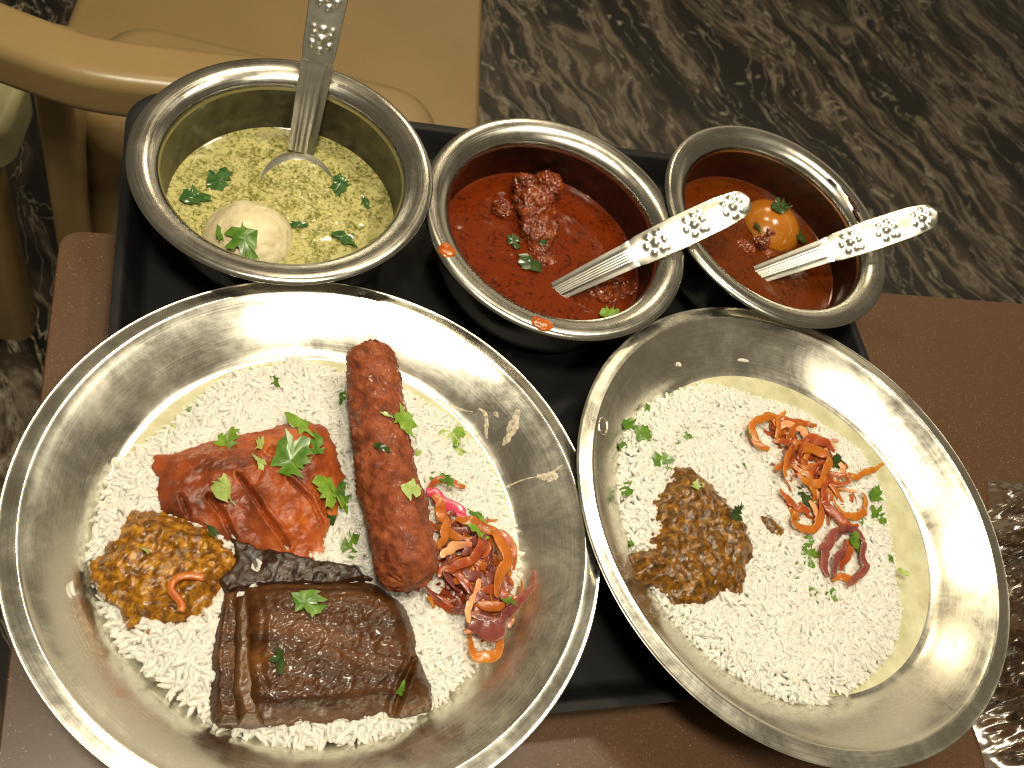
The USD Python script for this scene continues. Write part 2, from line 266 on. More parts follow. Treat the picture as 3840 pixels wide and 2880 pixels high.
def blob(poly, base, height, edge, cell=.0009, noise=((.004, 120, 3),), grooves=(), power=.5, seed=0, extra=None, thick=.001, soft=0):
    """A heap or slab of food on the surface base(x, y): outline poly, dome of the given height that falls off over the given edge width."""
    x0, y0, x1, y1 = poly.bounds; xs = np.arange(x0 - 2 * cell, x1 + 3 * cell, cell); ys = np.arange(y0 - 2 * cell, y1 + 3 * cell, cell)
    X, Y = np.meshgrid(xs, ys); inside = shapely.contains_xy(poly, X, Y)
    d = distance_transform_edt(inside) * cell
    h = height * np.clip(d / edge, 0, 1) ** power * (1 - .25 * np.clip(1 - d / edge, 0, 1))
    if soft: h = gaussian_filter(h, soft / cell) * np.clip(d / .0022, 0, 1) ** .5
    P = np.stack([X, Y, np.zeros_like(X)], -1); sof = np.clip(d / (edge * .6), 0, 1)
    for amp, fr, oc in noise: h = h + sof * amp * (meshkit.fbm(P * fr, oc, seed) - .5) * 2; seed += 11
    for pts, depth, wid in grooves:
        ln = shapely.LineString(pts); dd = shapely.distance(ln, shapely.points(X, Y)); h = h - depth * np.exp(-(dd / wid) ** 2) + .35 * depth * np.exp(-((dd - 2.2 * wid) / wid) ** 2)
    if extra is not None: h = h + sof * extra(X, Y)
    h = np.maximum(h, 0) * (d > 0)
    near = inside.copy()
    for a in (-1, 0, 1):
        for b in (-1, 0, 1): near |= np.roll(np.roll(inside, a, 0), b, 1)
    V = np.stack([X, Y, h], -1); out = near & ~inside
    if out.any():
        ring = poly.exterior; pts = shapely.points(X[out], Y[out]); pr = shapely.line_interpolate_point(ring, shapely.line_locate_point(ring, pts))
        V[out] = np.c_[shapely.get_x(pr), shapely.get_y(pr), np.zeros(out.sum())]
    V[..., 2] += base(V[..., 0], V[..., 1])
    idx = -np.ones(X.shape, int); idx[near] = np.arange(near.sum()); v = V[near]
    q = near[:-1, :-1] & near[1:, :-1] & near[:-1, 1:] & near[1:, 1:]
    q &= inside[:-1, :-1] | inside[1:, :-1] | inside[:-1, 1:] | inside[1:, 1:]
    a, b, c, e = idx[:-1, :-1][q], idx[:-1, 1:][q], idx[1:, 1:][q], idx[1:, :-1][q]
    f = np.vstack([np.c_[a, b, c], np.c_[a, c, e]])
    vb = v.copy(); vb[:, 2] = base(v[:, 0], v[:, 1]) - thick
    m = trimesh.Trimesh(np.vstack([v, vb]), np.vstack([f, f[:, ::-1] + len(v)]), process=False)
    ed = np.sort(np.vstack([f[:, [0, 1]], f[:, [1, 2]], f[:, [2, 0]]]), 1); o = np.vstack([f[:, [0, 1]], f[:, [1, 2]], f[:, [2, 0]]])
    _, inv, cnt = np.unique(ed, axis=0, return_inverse=True, return_counts=True); bd = o[cnt[inv.ravel()] == 1]
    side = np.vstack([np.c_[bd[:, 1], bd[:, 0], bd[:, 0] + len(v)], np.c_[bd[:, 1], bd[:, 0] + len(v), bd[:, 1] + len(v)]])
    return m.vertices.copy(), np.vstack([m.faces, side])
def lump(c, r, scale=(1, 1, 1), amp=.15, fr=90, seed=0, sub=4):
    s = trimesh.creation.icosphere(subdivisions=sub); v = s.vertices
    n = meshkit.fbm(v * r * fr + 7.3 * seed, 4, seed) - .5
    return v * (1 + 2 * amp * n[:, None]) * r * np.array(scale) + c, s.faces

# ------------------------------------------------------------------ setting: floor, chairs, table, tray
FZ = -.72
pa, pb = at(1592, 47, FZ), at(1832, 356, FZ)
ang = math.atan2(pb[1] - pa[1], pb[0] - pa[0])
fl = trimesh.creation.box((8, 8, .02)); fl.apply_translation((0, 1.5, FZ - .01))
tag(obj('floor', fl, marble(ang), smooth=False), 'dark marble floor with grey and tan streaks running diagonally', kind='structure')

def chair():
    t = thing('chair', 'tan moulded chair with curved back rail behind the bowl of green curry', 'chair', (0, .8, FZ))
    off = np.array([0, .8, FZ])
    def p(name, m, mat, **k): v, f = VF(m); return obj(name, (v - off, f), mat, t, **k)
    zs = -.30; R = at(1045, 250, zs); R2 = at(1040, 0, zs); L = at(150, 20, zs)
    s = rounded(L[0], R[1] - .12, .5 * (R[0] + R2[0]), R2[1] + .20, .04)
    p('seat', slab_mesh(s, zs - .035, zs, .012), M['chair'])
    zc = -.22; a, b, c = at(150, 225, zc), at(956, 262, zc), at(300, 305, zc)
    s2 = rounded(a[0], c[1] - .004, b[0], c[1] + .17, .055)
    p('seat_base', slab_mesh(s2, FZ + .02, zc, .03, 8), M['chair'])
    zr = -.06; pts = [(-160, -40), (-60, 20), (60, 68), (180, 108), (330, 132), (500, 150), (600, 158), (690, 170)]
    cl = spline([at(x, y, zr) for x, y in pts], 60); cl[:, 2] = zr
    th = .024; hh = .021; sec = []
    tn = np.gradient(cl, axis=0); tn /= np.linalg.norm(tn, axis=1)[:, None]; nr = np.cross(tn, [0, 0, 1.])
    prof = rounded(-th, -hh, th, hh, .012); pr = np.array(prof.exterior.coords)[:-1]; n = len(pr)
    v = np.vstack([c + pr[:, :1] * m + np.c_[np.zeros((n, 2)), pr[:, 1:] - hh + .0] for c, m in zip(cl, nr)]); f = []
    for i in range(len(cl) - 1):
        a_ = i * n + np.arange(n); b_ = i * n + (np.arange(n) + 1) % n
        f += [np.c_[a_, b_, b_ + n], np.c_[a_, b_ + n, a_ + n]]
    m = trimesh.Trimesh(v, np.vstack(f), process=False); m.fix_normals(); p('back_rail', m, M['chair'])
    lg = at(126, 240, -.20); g = rounded(lg[0] - .016, lg[1] - .012, lg[0] + .016, lg[1] + .03, .008)
    p('leg', slab_mesh(g, FZ, -.13, .003), M['chair'])
chair()
def second_chair():
    t = thing('chair', 'pale greenish chair whose rounded seat corner shows at the left edge', 'chair', (-.4, .7, FZ))
    zs = -.30; a = at(62, 160, zs); c = at(62, 262, zs); off = np.array([-.4, .7, FZ])
    s = rounded(a[0] - .36, c[1] - .03, a[0], a[1] + .02, .03)
    v, f = VF(slab_mesh(s, zs - .05, zs, .012)); obj('seat', (v - off, f), M['chair2'], t)
    s = rounded(a[0] - .33, c[1] + .0, a[0] - .03, a[1] - .01, .02)
    v, f = VF(slab_mesh(s, FZ, zs - .053, .004)); obj('seat_base', (v - off, f), M['chair'], t)
second_chair()

ROT = 8.5
TL = at(130, 495, 0)[:2]
def local(p): return rot2([p], -ROT)[0]
tl = local(TL)
top = rounded(tl[0], tl[1] - .80, tl[0] + 1.3, tl[1], .012); top = Polygon(rot2(np.array(top.exterior.coords), ROT))
t = thing('table', 'brown speckled laminate table under the black tray', 'table', (TL[0] + .4, TL[1] - .3, FZ))
off = np.array([TL[0] + .4, TL[1] - .3, FZ])
v, f = VF(slab_mesh(top, -.018, 0, .0012)); obj('table_top', (v - off, f), M['table'], t)
ap = top.buffer(-.05); v, f = VF(slab_mesh(ap, -.07, -.0185, .001)); obj('apron', (v - off, f), M['edge'], t)
for cx_, cy_ in ((.08, .08), (1.22, .08), (.08, .72), (1.22, .72)):
    q = rounded(tl[0] + cx_ - .025, tl[1] - cy_ - .025, tl[0] + cx_ + .025, tl[1] - cy_ + .025, .006); q = Polygon(rot2(np.array(q.exterior.coords), ROT))
    v, f = VF(slab_mesh(q, FZ, -.071, .002)); obj('leg', (v - off, f), M['edge'], t)

def make_tray():
    zr = .024
    l1, f1, r1, n1 = local(at(246, 560, zr)[:2]), local(at(1180, 335, zr)[:2]), local(at(1872, 760, zr)[:2]), local(at(1250, 1535, zr)[:2])
    x0, y1, x1, y0 = l1[0], f1[1] + .016, r1[0], n1[1]
    rings = []
    for inset, z, r in ((.012, .0006, .022), (.006, .002, .026), (.001, zr - .001, .03), (.0, zr, .03), (.0035, zr + .0004, .028), (.0065, zr - .001, .026), (.0125, .0062, .022), (.018, .0036, .018)):
        p = np.array(rounded(x0 + inset, y0 + inset, x1 - inset, y1 - inset, r).exterior.coords)[:-1]; rings.append(np.c_[rot2(p, ROT), np.full(len(p), z)])
    n = len(rings[0]); v = np.vstack(rings); f = []
    for i in range(len(rings) - 1):
        a = i * n + np.arange(n); b = i * n + (np.arange(n) + 1) % n; f += [np.c_[a, b, b + n], np.c_[a, b + n, a + n]]
    v = np.vstack([v, rings[-1].mean(0), rings[0].mean(0)]); a = np.arange(n); b = (a + 1) % n; T = (len(rings) - 1) * n
    f += [np.c_[T + a, T + b, np.full(n, len(v) - 2)], np.c_[b, a, np.full(n, len(v) - 1)]]
    m = trimesh.Trimesh(v, np.vstack(f), process=False); m.fix_normals()
    c = v.mean(0) * [1, 1, 0]
    tag(obj('serving_tray', m, M['tray'], base=c, smooth=50), 'black serving tray under the plates and bowls', 'tray')
make_tray()

# ------------------------------------------------------------------ plates and bowls
PH = .0215
def norm(a): a = np.array(a, float); return a / np.linalg.norm(a)
PS, BS = .965, 1.0134
S0 = np.array([0, 0, .459])   # the survey's origin, from which the dishes were measured
PL = {1: (C0 + PS * (np.array([.0377, .1844, .0423]) - S0), norm((-.0107, .046, 1))), 2: (C0 + PS * (np.array([.3060, .2205, .0430]) - S0), norm((.040, .0168, 1)))}
BW = {1: (C0 + BS * (np.array([-.0083, .3718, .0712]) - S0), norm((-.062, -.012, 1))), 2: (C0 + BS * (np.array([.1504, .3706, .0722]) - S0), norm((-.006, -.029, 1))), 3: (C0 + BS * (np.array([.3025, .4095, .0752]) - S0), norm((.030, -.0286, 1)))}
pin = spline([(.1000, .0011), (.1030, .0022), (.1075, .0064), (.1150, .0138), (.1230, .0208), (.1298, .0258)], 18)
prof = [(0.0001, .0010), (.05, .0010), (.094, .0010)] + [tuple(p) for p in pin] + [(.1308, .0268), (.1318, .0276), (.1326, .0279), (.1350, .0273), (.1385, .0262), (.1396, .0261), (.1403, .0264), (.1408, .0260), (.1402, .0252), (.1350, .0262), (.1322, .0266), (.1314, .0260)] + \
       [(r + .0012, z - .0004) for r, z in pin[::-1]] + [(.096, 0), (.05, 0), (.0001, 0)]
prof = [(r * PS, z * PH / .029) for r, z in prof]
plate_mesh = lathe(prof, 240)
def to_world(c, N, h, v): X, Y, Z = basis(N); o = c - Z * h; return o + v[:, :1] * X + v[:, 1:2] * Y + v[:, 2:3] * Z
plate_labels = {1: 'wide steel plate at left holding rice, kebab and dark meat', 2: 'wide steel plate at right holding rice, masala and red onion salad'}
PT = {}
for k in (1, 2):
    c, N = PL[k]; t = PT[k] = thing('steel_plate', plate_labels[k], 'plate', c - N * PH, 'steel plates on the black tray', N)
    obj('dish', plate_mesh, M['plate'], t, smooth=35)
    fr = np.linspace(.0005, .1004, 60) * PS; obj('starch_film', lathe([(r, np.interp(r, [p[0] for p in prof[:21]], [p[1] for p in prof[:21]]) + .00025) for r in fr], 160, closed=False), M['starch'], t, smooth=True)
    rim = np.arange(300) / 300 * 2 * np.pi
    CLOUD.append(to_world(c, N, PH, VF(lathe(prof, 500))[0][:500 * 21]))
def plate_floor(k, lift=.001):
    c, N = PL[k]; o = c - N * (PH - lift)
    return lambda x, y: o[2] - (N[0] * (x - o[0]) + N[1] * (y - o[1])) / N[2]
def plate_poly(k, pts, lift): 
    c, N = PL[k]; o = c - N * (PH - lift)
    return Polygon([on_plane(x, y, o, N)[:2] for x, y in pts]).buffer(0)

BH = .0545
bprof = [(.0001, .0016), (.03, .0016), (.050, .0022), (.0590, .006), (.0640, .013), (.0657, .022), (.0662, .032), (.0658, .041), (.0652, .0500), (.0648, .0518), (.0654, .0530), (.0656, .0544), (.0664, .0556), (.0680, .0576), (.0710, .0594), (.0745, .0605), (.0785, .0606), (.0808, .0598), (.0817, .0584), (.0813, .0574), (.0802, .0584), (.0780, .0592), (.0745, .0591), (.0715, .0580),
         (.0686, .0560), (.0672, .0542), (.0664, .0520), (.0664, .0505), (.0668, .041), (.0672, .032), (.0667, .0215), (.0650, .0124), (.0600, .0045), (.051, .0004), (.03, 0), (.0001, 0)]
bprof = [(r * BS, z - .006 if z > .045 else z * .035 / .041) for r, z in bprof]
bowl_mesh = lathe(bprof, 200)
bl = {1: 'largest looking steel bowl, at left, filled with pale green curry', 2: 'middle steel bowl of red meat curry with sauce on its rim', 3: 'right steel bowl of dark orange egg curry'}
BT = {}
for k in (1, 2, 3):
    c, N = BW[k]; t = BT[k] = thing('steel_bowl', bl[k], 'bowl', c - N * BH, 'steel curry bowls on the black tray', N)
    obj('shell', bowl_mesh, M['bowl'], t, smooth=50)
GL = {1: .0135, 2: .0190, 3: .0175}      # gravy level above each bowl's base
def in_r(z):
    p = np.array(bprof[:9]); return float(np.interp(z, p[:, 1], p[:, 0]))
def gravy(k, mat, label, amp):
    c, N = BW[k]; R = in_r(GL[k]) - .0001; nr, na = 60, 160; rr = np.linspace(0, 1, nr) ** .8 * R; th = np.arange(na) / na * 2 * np.pi
    x = rr[:, None] * np.cos(th); y = rr[:, None] * np.sin(th); P = np.stack([x, y, np.full_like(x, k * 1.7)], -1)
    z = amp * (meshkit.fbm(P * 150, 4, k) - .5) * np.clip((R - rr)[:, None] / .006, 0, 1) + .0012 * np.exp(-(R - rr)[:, None] / .0012)
    v = np.stack([x, y, z], -1).reshape(-1, 3); f = []
    for i in range(nr - 1):
        a = i * na + np.arange(na); b = i * na + (np.arange(na) + 1) % na; f += [np.c_[a, b + na, b], np.c_[a, a + na, b + na]]
    f = np.vstack(f)[:, ::-1]
    p = usdkit.mesh(stage, numbered('/World/curry'), (v, f), mat, True)
    X, Y, Z = basis(N); o = c - N * (BH - GL[k]); p.AddTransformOp().Set(Gf.Matrix4d(*X, 0, *Y, 0, *Z, 0, *map(float, o), 1))
    tag(p.GetPrim(), label, 'curry'); w = to_world(c, N, BH - GL[k], v); CLOUD.append(w[na * 6:])
    return o, N
g1 = gravy(1, M['gravy_green'], 'creamy pale green curry flecked with herbs in the left bowl', .0016)
g2 = gravy(2, M['gravy_red'], 'bright red oily curry around meat in the middle bowl', .0008)
g3 = gravy(3, M['gravy_orange'], 'dark orange curry around the egg in the right bowl', .0008)
# a film of gravy left on the wall above the curry
def film(k, mat, top, seed):
    na, nz = 160, 8; th = np.arange(na) / na * 2 * np.pi; v = []; z0 = GL[k]
    for j in range(nz):
        tt = j / (nz - 1); zz = z0 + top * tt + 0 * th
        p = np.array(bprof[:9]); r = np.interp(zz, p[:, 1], p[:, 0]) - .0005 * (1 - .8 * tt)
        v.append(np.c_[r * np.cos(th), r * np.sin(th), zz])
    v = np.vstack(v); f = []
    for i in range(nz - 1):
        a = i * na + np.arange(na); b = i * na + (np.arange(na) + 1) % na; f += [np.c_[a, b + na, b], np.c_[a, a + na, b + na]]
    obj('gravy_film', (v, np.vstack(f)), mat, BT[k], smooth=True)
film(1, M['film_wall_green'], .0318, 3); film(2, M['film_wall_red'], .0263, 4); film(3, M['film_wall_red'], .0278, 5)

# sauce on rims (part of the bowl it sticks to)
def rim_drip(k, px, py, r, mat, sc):
    c, N = BW[k]; X, Y, Z = basis(N); p = on_plane(px, py, c, N); q = p - c; l = np.array([q @ X, q @ Y, 0]); rad = np.linalg.norm(l[:2]); l *= min(rad, .0795) / rad; a = math.atan2(l[1], l[0])
    m = lump((0, 0, 0), r, sc, .22, 160, int(px), 3); v = rot2(m[0][:, :2], math.degrees(a)); v = np.c_[v, m[0][:, 2]] + [l[0], l[1], .0540]
    obj('sauce_drip', (v, m[1]), mat, BT[k], smooth=True)
rim_drip(2, 966, 541, .0052, M['drip'], (.9, 1, .32)); rim_drip(2, 1172, 700, .0060, M['drip'], (.7, 1.15, .3)); rim_drip(2, 1160, 692, .0035, M['drip'], (.9, 1, .35))
for a, b, r in ((1845, 440, .004), (1828, 415, .003), (1800, 392, .0028), (1852, 462, .0035)): rim_drip(3, a, b, r, M['film_red'], (.35, 1.7, .07))

# ------------------------------------------------------------------ rice
gr_u = np.array([-1, -.86, -.45, 0, .45, .86, 1]); gr_r = np.array([.05, .55, .93, 1, .93, .55, .05])
def grain_template(n=6):
    a = np.arange(n) / n * 2 * np.pi
    v = np.vstack([np.c_[np.full(n, u), r * np.cos(a), r * np.sin(a)] for u, r in zip(gr_u, gr_r)]); f = []
    for i in range(len(gr_u) - 1):
        p = i * n + np.arange(n); q = i * n + (np.arange(n) + 1) % n; f += [np.c_[p, q + n, q], np.c_[p, p + n, q + n]]
    return v, np.vstack(f)
GV, GF = grain_template()
def grains(P, rg, flat=.35, length=(.0026, .0036), width=(.00075, .0010)):
    n = len(P); L = rg.uniform(*length, n); W = rg.uniform(*width, n); az = rg.uniform(0, 2 * np.pi, n); el = rg.normal(0, flat, n)
    d = np.c_[np.cos(az) * np.cos(el), np.sin(az) * np.cos(el), np.sin(el)]; s = np.c_[-np.sin(az), np.cos(az), np.zeros(n)]; w = np.cross(d, s)
    bend = rg.normal(0, .10, n)
    t = GV[None] * np.stack([L, W, W], -1)[:, None]; t[..., 1] += (bend * L)[:, None] * (GV[None, :, 0] ** 2)
    v = P[:, None] + t[..., :1] * d[:, None] + t[..., 1:2] * s[:, None] + t[..., 2:3] * w[:, None]
    f = GF[None] + (np.arange(n) * len(GV))[:, None, None]
    return v.reshape(-1, 3), f.reshape(-1, 3)
def rice(k, poly, height, label, seed, dens):
    rg = np.random.default_rng(seed); base = plate_floor(k)
    bed = blob(poly.buffer(-.0035), base, height - .0003, .012, .0022, ((.0016, 90, 3),), power=.6, seed=seed, thick=.0003)
    x0, y0, x1, y1 = poly.bounds; n = int(dens * (x1 - x0) * (y1 - y0)); q = np.c_[rg.uniform(x0, x1, n), rg.uniform(y0, y1, n)]; q = q[shapely.contains_xy(poly, q[:, 0], q[:, 1])]
    d = shapely.distance(poly.exterior, shapely.points(q)); hb = height * np.clip(d / .013, 0, 1) ** .6
    P3 = np.c_[q, np.zeros(len(q))]
    z = base(q[:, 0], q[:, 1]) + .0007 + hb * (.90 + .15 * rg.random(len(q))) + np.clip(d / .012, 0, 1) * .0026 * (meshkit.fbm(P3 * 95, 3, seed + 5) - .5) * 2
    g = grains(np.c_[q, z], rg, .13, *(((.0038, .0054), (.00115, .0015)) if k == 1 else ((.0034, .0047), (.00105, .00138))))
    m = cat_mesh([bed, g]); c = np.r_[np.array(poly.centroid.coords[0]), base(*poly.centroid.coords[0])]
    remember(bed); CLOUD.append(np.c_[q, z + .0006])
    tag(obj('rice', m, M['rice'], base=c, smooth=60), label, 'rice', kind='stuff')
rp1 = z3([(960, 315), (1050, 330), (1130, 370), (1240, 370), (1370, 440), (1500, 530), (1600, 640), (1650, 770), (1690, 870), (1705, 960), (1680, 1120), (1610, 1230), (1560, 1300), (1490, 1380), (1420, 1440), (1300, 1530), (1180, 1560), (1000, 1572), (860, 1545), (760, 1525), (700, 1495), (640, 1450), (600, 1400), (560, 1385), (500, 1320), (420, 1255), (395, 1210), (345, 1100), (310, 950), (328, 860), (365, 750), (400, 660), (480, 600), (570, 540), (680, 440), (780, 360), (880, 345)])
rp2 = z4([(590, 335), (480, 375), (400, 420), (320, 490), (290, 580), (270, 720), (310, 850), (350, 920), (390, 1020), (470, 1140), (560, 1225), (640, 1295), (760, 1355), (880, 1415), (1000, 1405), (1010, 1340), (1080, 1372), (1160, 1312), (1240, 1230), (1262, 1110), (1242, 1000), (1235, 900), (1215, 800), (1200, 700), (1130, 560), (1010, 480), (900, 415), (760, 375), (660, 345)])
RP1, RP2 = plate_poly(1, rp1, .004).buffer(.0015), plate_poly(2, rp2, .004).buffer(.0030)
rice(1, RP1, .0085, 'white rice spread under the meats on the left plate', 21, 300000)
rice(2, RP2, .0100, 'white rice covering the floor of the right plate', 22, 330000)
def loose_grain(px, py, k, label, seed, sc=1.0):
    c, N = PL[k]; pts = np.vstack(CLOUD); uv, dp = project(pts); i = np.argmin(np.linalg.norm(uv - [px, py], axis=1)); p = pts[i] + N * .0008
    g = grains(np.zeros((1, 3)), np.random.default_rng(seed), .15, (.0034 * sc, .0036 * sc), (.0011, .0012))
    tag(obj('rice_grain', (g[0] + p, g[1]), M['rice'], base=p, smooth=60), label, 'rice grain', 'loose rice grains stuck to the plates')
loose_grain(1607, 779, 2, 'larger loose rice grain on the far wall of the right plate', 5)
loose_grain(1465, 789, 2, 'tiny loose rice crumb on the far wall of the right plate', 6, .5)
loose_grain(154, 1271, 1, 'loose rice grain on the left wall of the left plate', 8)

# ------------------------------------------------------------------ meats and masala on the left plate
def food(name, mesh, mat, label, cat, parent=None, group=None, smooth=60):
    v, f = VF(mesh); b = np.array([v[:, 0].mean(), v[:, 1].mean(), v[:, 2].min()]); remember((v, f))
    return tag(obj(name, (v, f), mat, base=b, smooth=smooth), label, cat, group)
pf1, pf2 = plate_floor(1), plate_floor(2)
on1 = lambda x, y: pf1(x, y) + .0072
on2 = lambda x, y: pf2(x, y) + .0088
def pp(k, pts, lift, fn): return plate_poly(k, fn(pts), lift)
def xy(k, pts, lift, fn):
    c, N = PL[k]; o = c - N * (PH - lift); return [tuple(on_plane(x, y, o, N)[:2]) for x, y in fn(pts)]
def wobble(poly, amp, seed, step=.0012):
    L = poly.exterior.length; n = int(L / step); p = np.array([poly.exterior.interpolate(i * L / n).coords[0] for i in range(n)]); e = np.roll(p, -1, 0) - np.roll(p, 1, 0); nn = np.c_[e[:, 1], -e[:, 0]]; nn /= np.linalg.norm(nn, axis=1)[:, None] + 1e-12
    q = np.c_[p, np.full(n, seed * 1.3)]; return Polygon(p + nn * (amp * 2 * (meshkit.fbm(q * 160, 4, seed) - .5) + amp * .6 * (meshkit.fbm(q * 700, 2, seed) - .5))[:, None]).buffer(0)
def lumps(poly, n, r, seed, amp):
    rg = np.random.default_rng(seed); x0, y0, x1, y1 = poly.bounds; c = np.c_[rg.uniform(x0, x1, n), rg.uniform(y0, y1, n)]; rr = rg.uniform(.5, 1.2, n) * r; asp = rg.uniform(.5, 1, n); th = rg.uniform(0, np.pi, n); ht = rg.uniform(-.3, 1, n) * amp
    def fn(X, Y):
        h = np.zeros_like(X)
        for (a, b), q, e, t, z in zip(c, rr, asp, th, ht):
            dx, dy = X - a, Y - b; u = dx * math.cos(t) + dy * math.sin(t); w = -dx * math.sin(t) + dy * math.cos(t)
            d2 = (u / q) ** 2 + (w / (q * e)) ** 2; h = np.where(d2 < 1, np.maximum(h, z * np.sqrt(np.clip(1 - d2, 0, 1))) if z > 0 else np.minimum(h, z * (1 - d2)), h)
        return h
    return fn
mp1 = pp(1, [(430, 780), (490, 800), (560, 800), (640, 812), (700, 850), (760, 900), (810, 950), (790, 1020), (740, 1080), (690, 1130), (640, 1160), (560, 1180), (500, 1218), (450, 1190), (400, 1160), (360, 1100), (310, 1060), (290, 980), (330, 930), (380, 870), (400, 820)], .014, z3)
food('masala', blob(wobble(mp1, .0035, 3), on1, .0085, .010, .0007, ((.0016, 160, 3), (.0006, 500, 2)), power=.5, seed=3, extra=lumps(mp1, 260, .0042, 4, .0021)), M['masala'], 'glossy orange brown masala heap at left on the left plate', 'masala')
mp2 = pp(2, [(490, 595), (560, 600), (600, 640), (680, 700), (740, 790), (790, 890), (760, 960), (730, 1075), (650, 1060), (590, 1095), (500, 1080), (430, 1020), (350, 985), (345, 910), (400, 890), (420, 830), (405, 730), (450, 680)], .014, z4)
food('masala', blob(wobble(mp2, .0035, 4), on2, .0085, .010, .0007, ((.0016, 160, 3), (.0006, 500, 2)), power=.5, seed=5, extra=lumps(mp2, 260, .0042, 6, .0021)), M['masala_dark'], 'dark brown masala heap on the rice of the right plate', 'masala')
mp3 = pp(2, [(790, 780), (830, 790), (870, 830), (870, 860), (840, 855), (800, 815)], .010, z4)
food('masala', blob(mp3, lambda x, y: pf2(x, y) + .0098, .003, .003, .0005, ((.0006, 300, 3),), seed=8), M['masala_dark'], 'small stray blob of brown masala on bare rice in the right plate', 'masala')

cp = pp(1, [(525, 605), (600, 588), (700, 562), (780, 545), (870, 522), (950, 500), (1010, 492), (1060, 505), (1088, 520), (1110, 600), (1132, 650), (1125, 760), (1090, 830), (1070, 890), (1092, 955), (1040, 965), (960, 945), (900, 918), (830, 905), (780, 880), (720, 865), (660, 820), (600, 790), (560, 775), (535, 760), (514, 730), (530, 690), (520, 650)], .020, z3)
gv = lambda pts: xy(1, pts, .024, z3)
chick = blob(wobble(cp.buffer(.0022), .0022, 1), lambda x, y: on1(x, y) + .001, .0122, .016, .0007, ((.0042, 70, 2), (.0009, 240, 3), (.0004, 700, 2)), seed=31, power=.5, soft=.0062,
             grooves=[(gv([(790, 680), (830, 730), (880, 810), (960, 900)]), .0042, .0009), (gv([(690, 740), (740, 800), (780, 870)]), .0028, .0008), (gv([(960, 690), (1030, 750), (1075, 820)]), .0030, .0009), (gv([(900, 590), (980, 610), (1060, 585)]), .0028, .0013), (gv([(600, 740), (625, 790)]), .002, .0009)])
food('chicken_piece', chick, M['chicken'], 'red roasted chicken piece with slits and coriander beside the kebab', 'chicken')
fv = spline([on_plane(x, y, PL[1][0] + .001, PL[1][1]) for x, y in z3([(900, 600), (960, 625), (1020, 612), (1075, 580)])], 14); 
sp_ = pp(1, [(805, 1012), (900, 1005), (1010, 1000), (1120, 1003), (1235, 1000), (1290, 1015), (1345, 1060), (1385, 1120), (1405, 1190), (1415, 1260), (1442, 1310), (1462, 1350), (1455, 1432), (1380, 1455), (1330, 1470), (1290, 1448), (1230, 1478), (1150, 1470), (1050, 1490), (960, 1487), (870, 1492), (800, 1485), (775, 1380), (790, 1250), (780, 1120)], .026, z3)
axl = xy(1, [(800, 1250), (1400, 1260)], .026, z3); ud = np.array(axl[1]) - np.array(axl[0]); ud /= np.linalg.norm(ud); vd = np.array([-ud[1], ud[0]])
def fibres(X, Y):
    a = X * ud[0] + Y * ud[1]; b = X * vd[0] + Y * vd[1]; P = np.stack([a * 18, b * 190, a * 0 + 3.3], -1); Q = np.stack([a * 60, b * 420, a * 0 + 1.3], -1)
    return .0014 * (meshkit.fbm(P, 3, 5) - .5) + .0009 * (meshkit.fbm(Q, 3, 6) - .5)
slab = blob(wobble(sp_, .0018, 2), lambda x, y: pf1(x, y) + .006, .0150, .0085, .0007, ((.0020, 45, 2), (.0008, 240, 3), (.0004, 700, 2)), seed=41, power=.5, soft=.0024, extra=fibres,
            grooves=[(xy(1, [(850, 1020), (880, 1150), (860, 1280), (890, 1400), (880, 1480)], .026, z3), .0006, .0012), (xy(1, [(1385, 1280), (1340, 1380), (1330, 1440)], .026, z3), .003, .0013), (xy(1, [(830, 1050), (1000, 1040), (1230, 1045)], .026, z3), .0012, .0010)])
st_ = thing('roast_meat', 'dark brown slab of layered roast meat at the bottom of the left plate', 'meat', (0, 0, 0))
remember(slab); obj('meat_slab', slab, M['slab'], st_, smooth=60)
def strip(pts, w, h, lift, mat, seed, amp=.0009):
    h = h * .72
    pl = pp(1, pts, lift, z3); m = blob(wobble(pl.buffer(.0016), .0010, seed), lambda x, y: pf1(x, y) + .004, h, .004, .0006, ((amp, 110, 3), (.0006, 300, 3)), seed=seed, power=.45, extra=lambda X, Y: .0010 * (meshkit.fbm(np.stack([(X * ud[0] + Y * ud[1]) * 260, (X * vd[0] + Y * vd[1]) * 20, X * 0 + seed], -1), 3, seed) - .5))
    remember(m); obj('meat_layer', m, mat, st_, smooth=60)
strip([(740, 1060), (795, 1050), (800, 1150), (795, 1300), (795, 1400), (800, 1495), (735, 1500), (712, 1470), (700, 1300), (720, 1150)], 0, .0135, .016, M['slab'], 51)
strip([(785, 1070), (830, 1060), (835, 1160), (840, 1300), (870, 1420), (872, 1488), (800, 1490), (770, 1400), (778, 1250), (780, 1150)], 0, .0188, .022, M['fat'], 52)

strip([(690, 850), (800, 900), (900, 925), (1000, 955), (1090, 968), (1180, 985), (1240, 1040), (1100, 1060), (900, 1060), (800, 1075), (750, 1100), (700, 1040), (770, 980), (760, 920)], 0, .0120, .012, M['gap'], 53, .003)
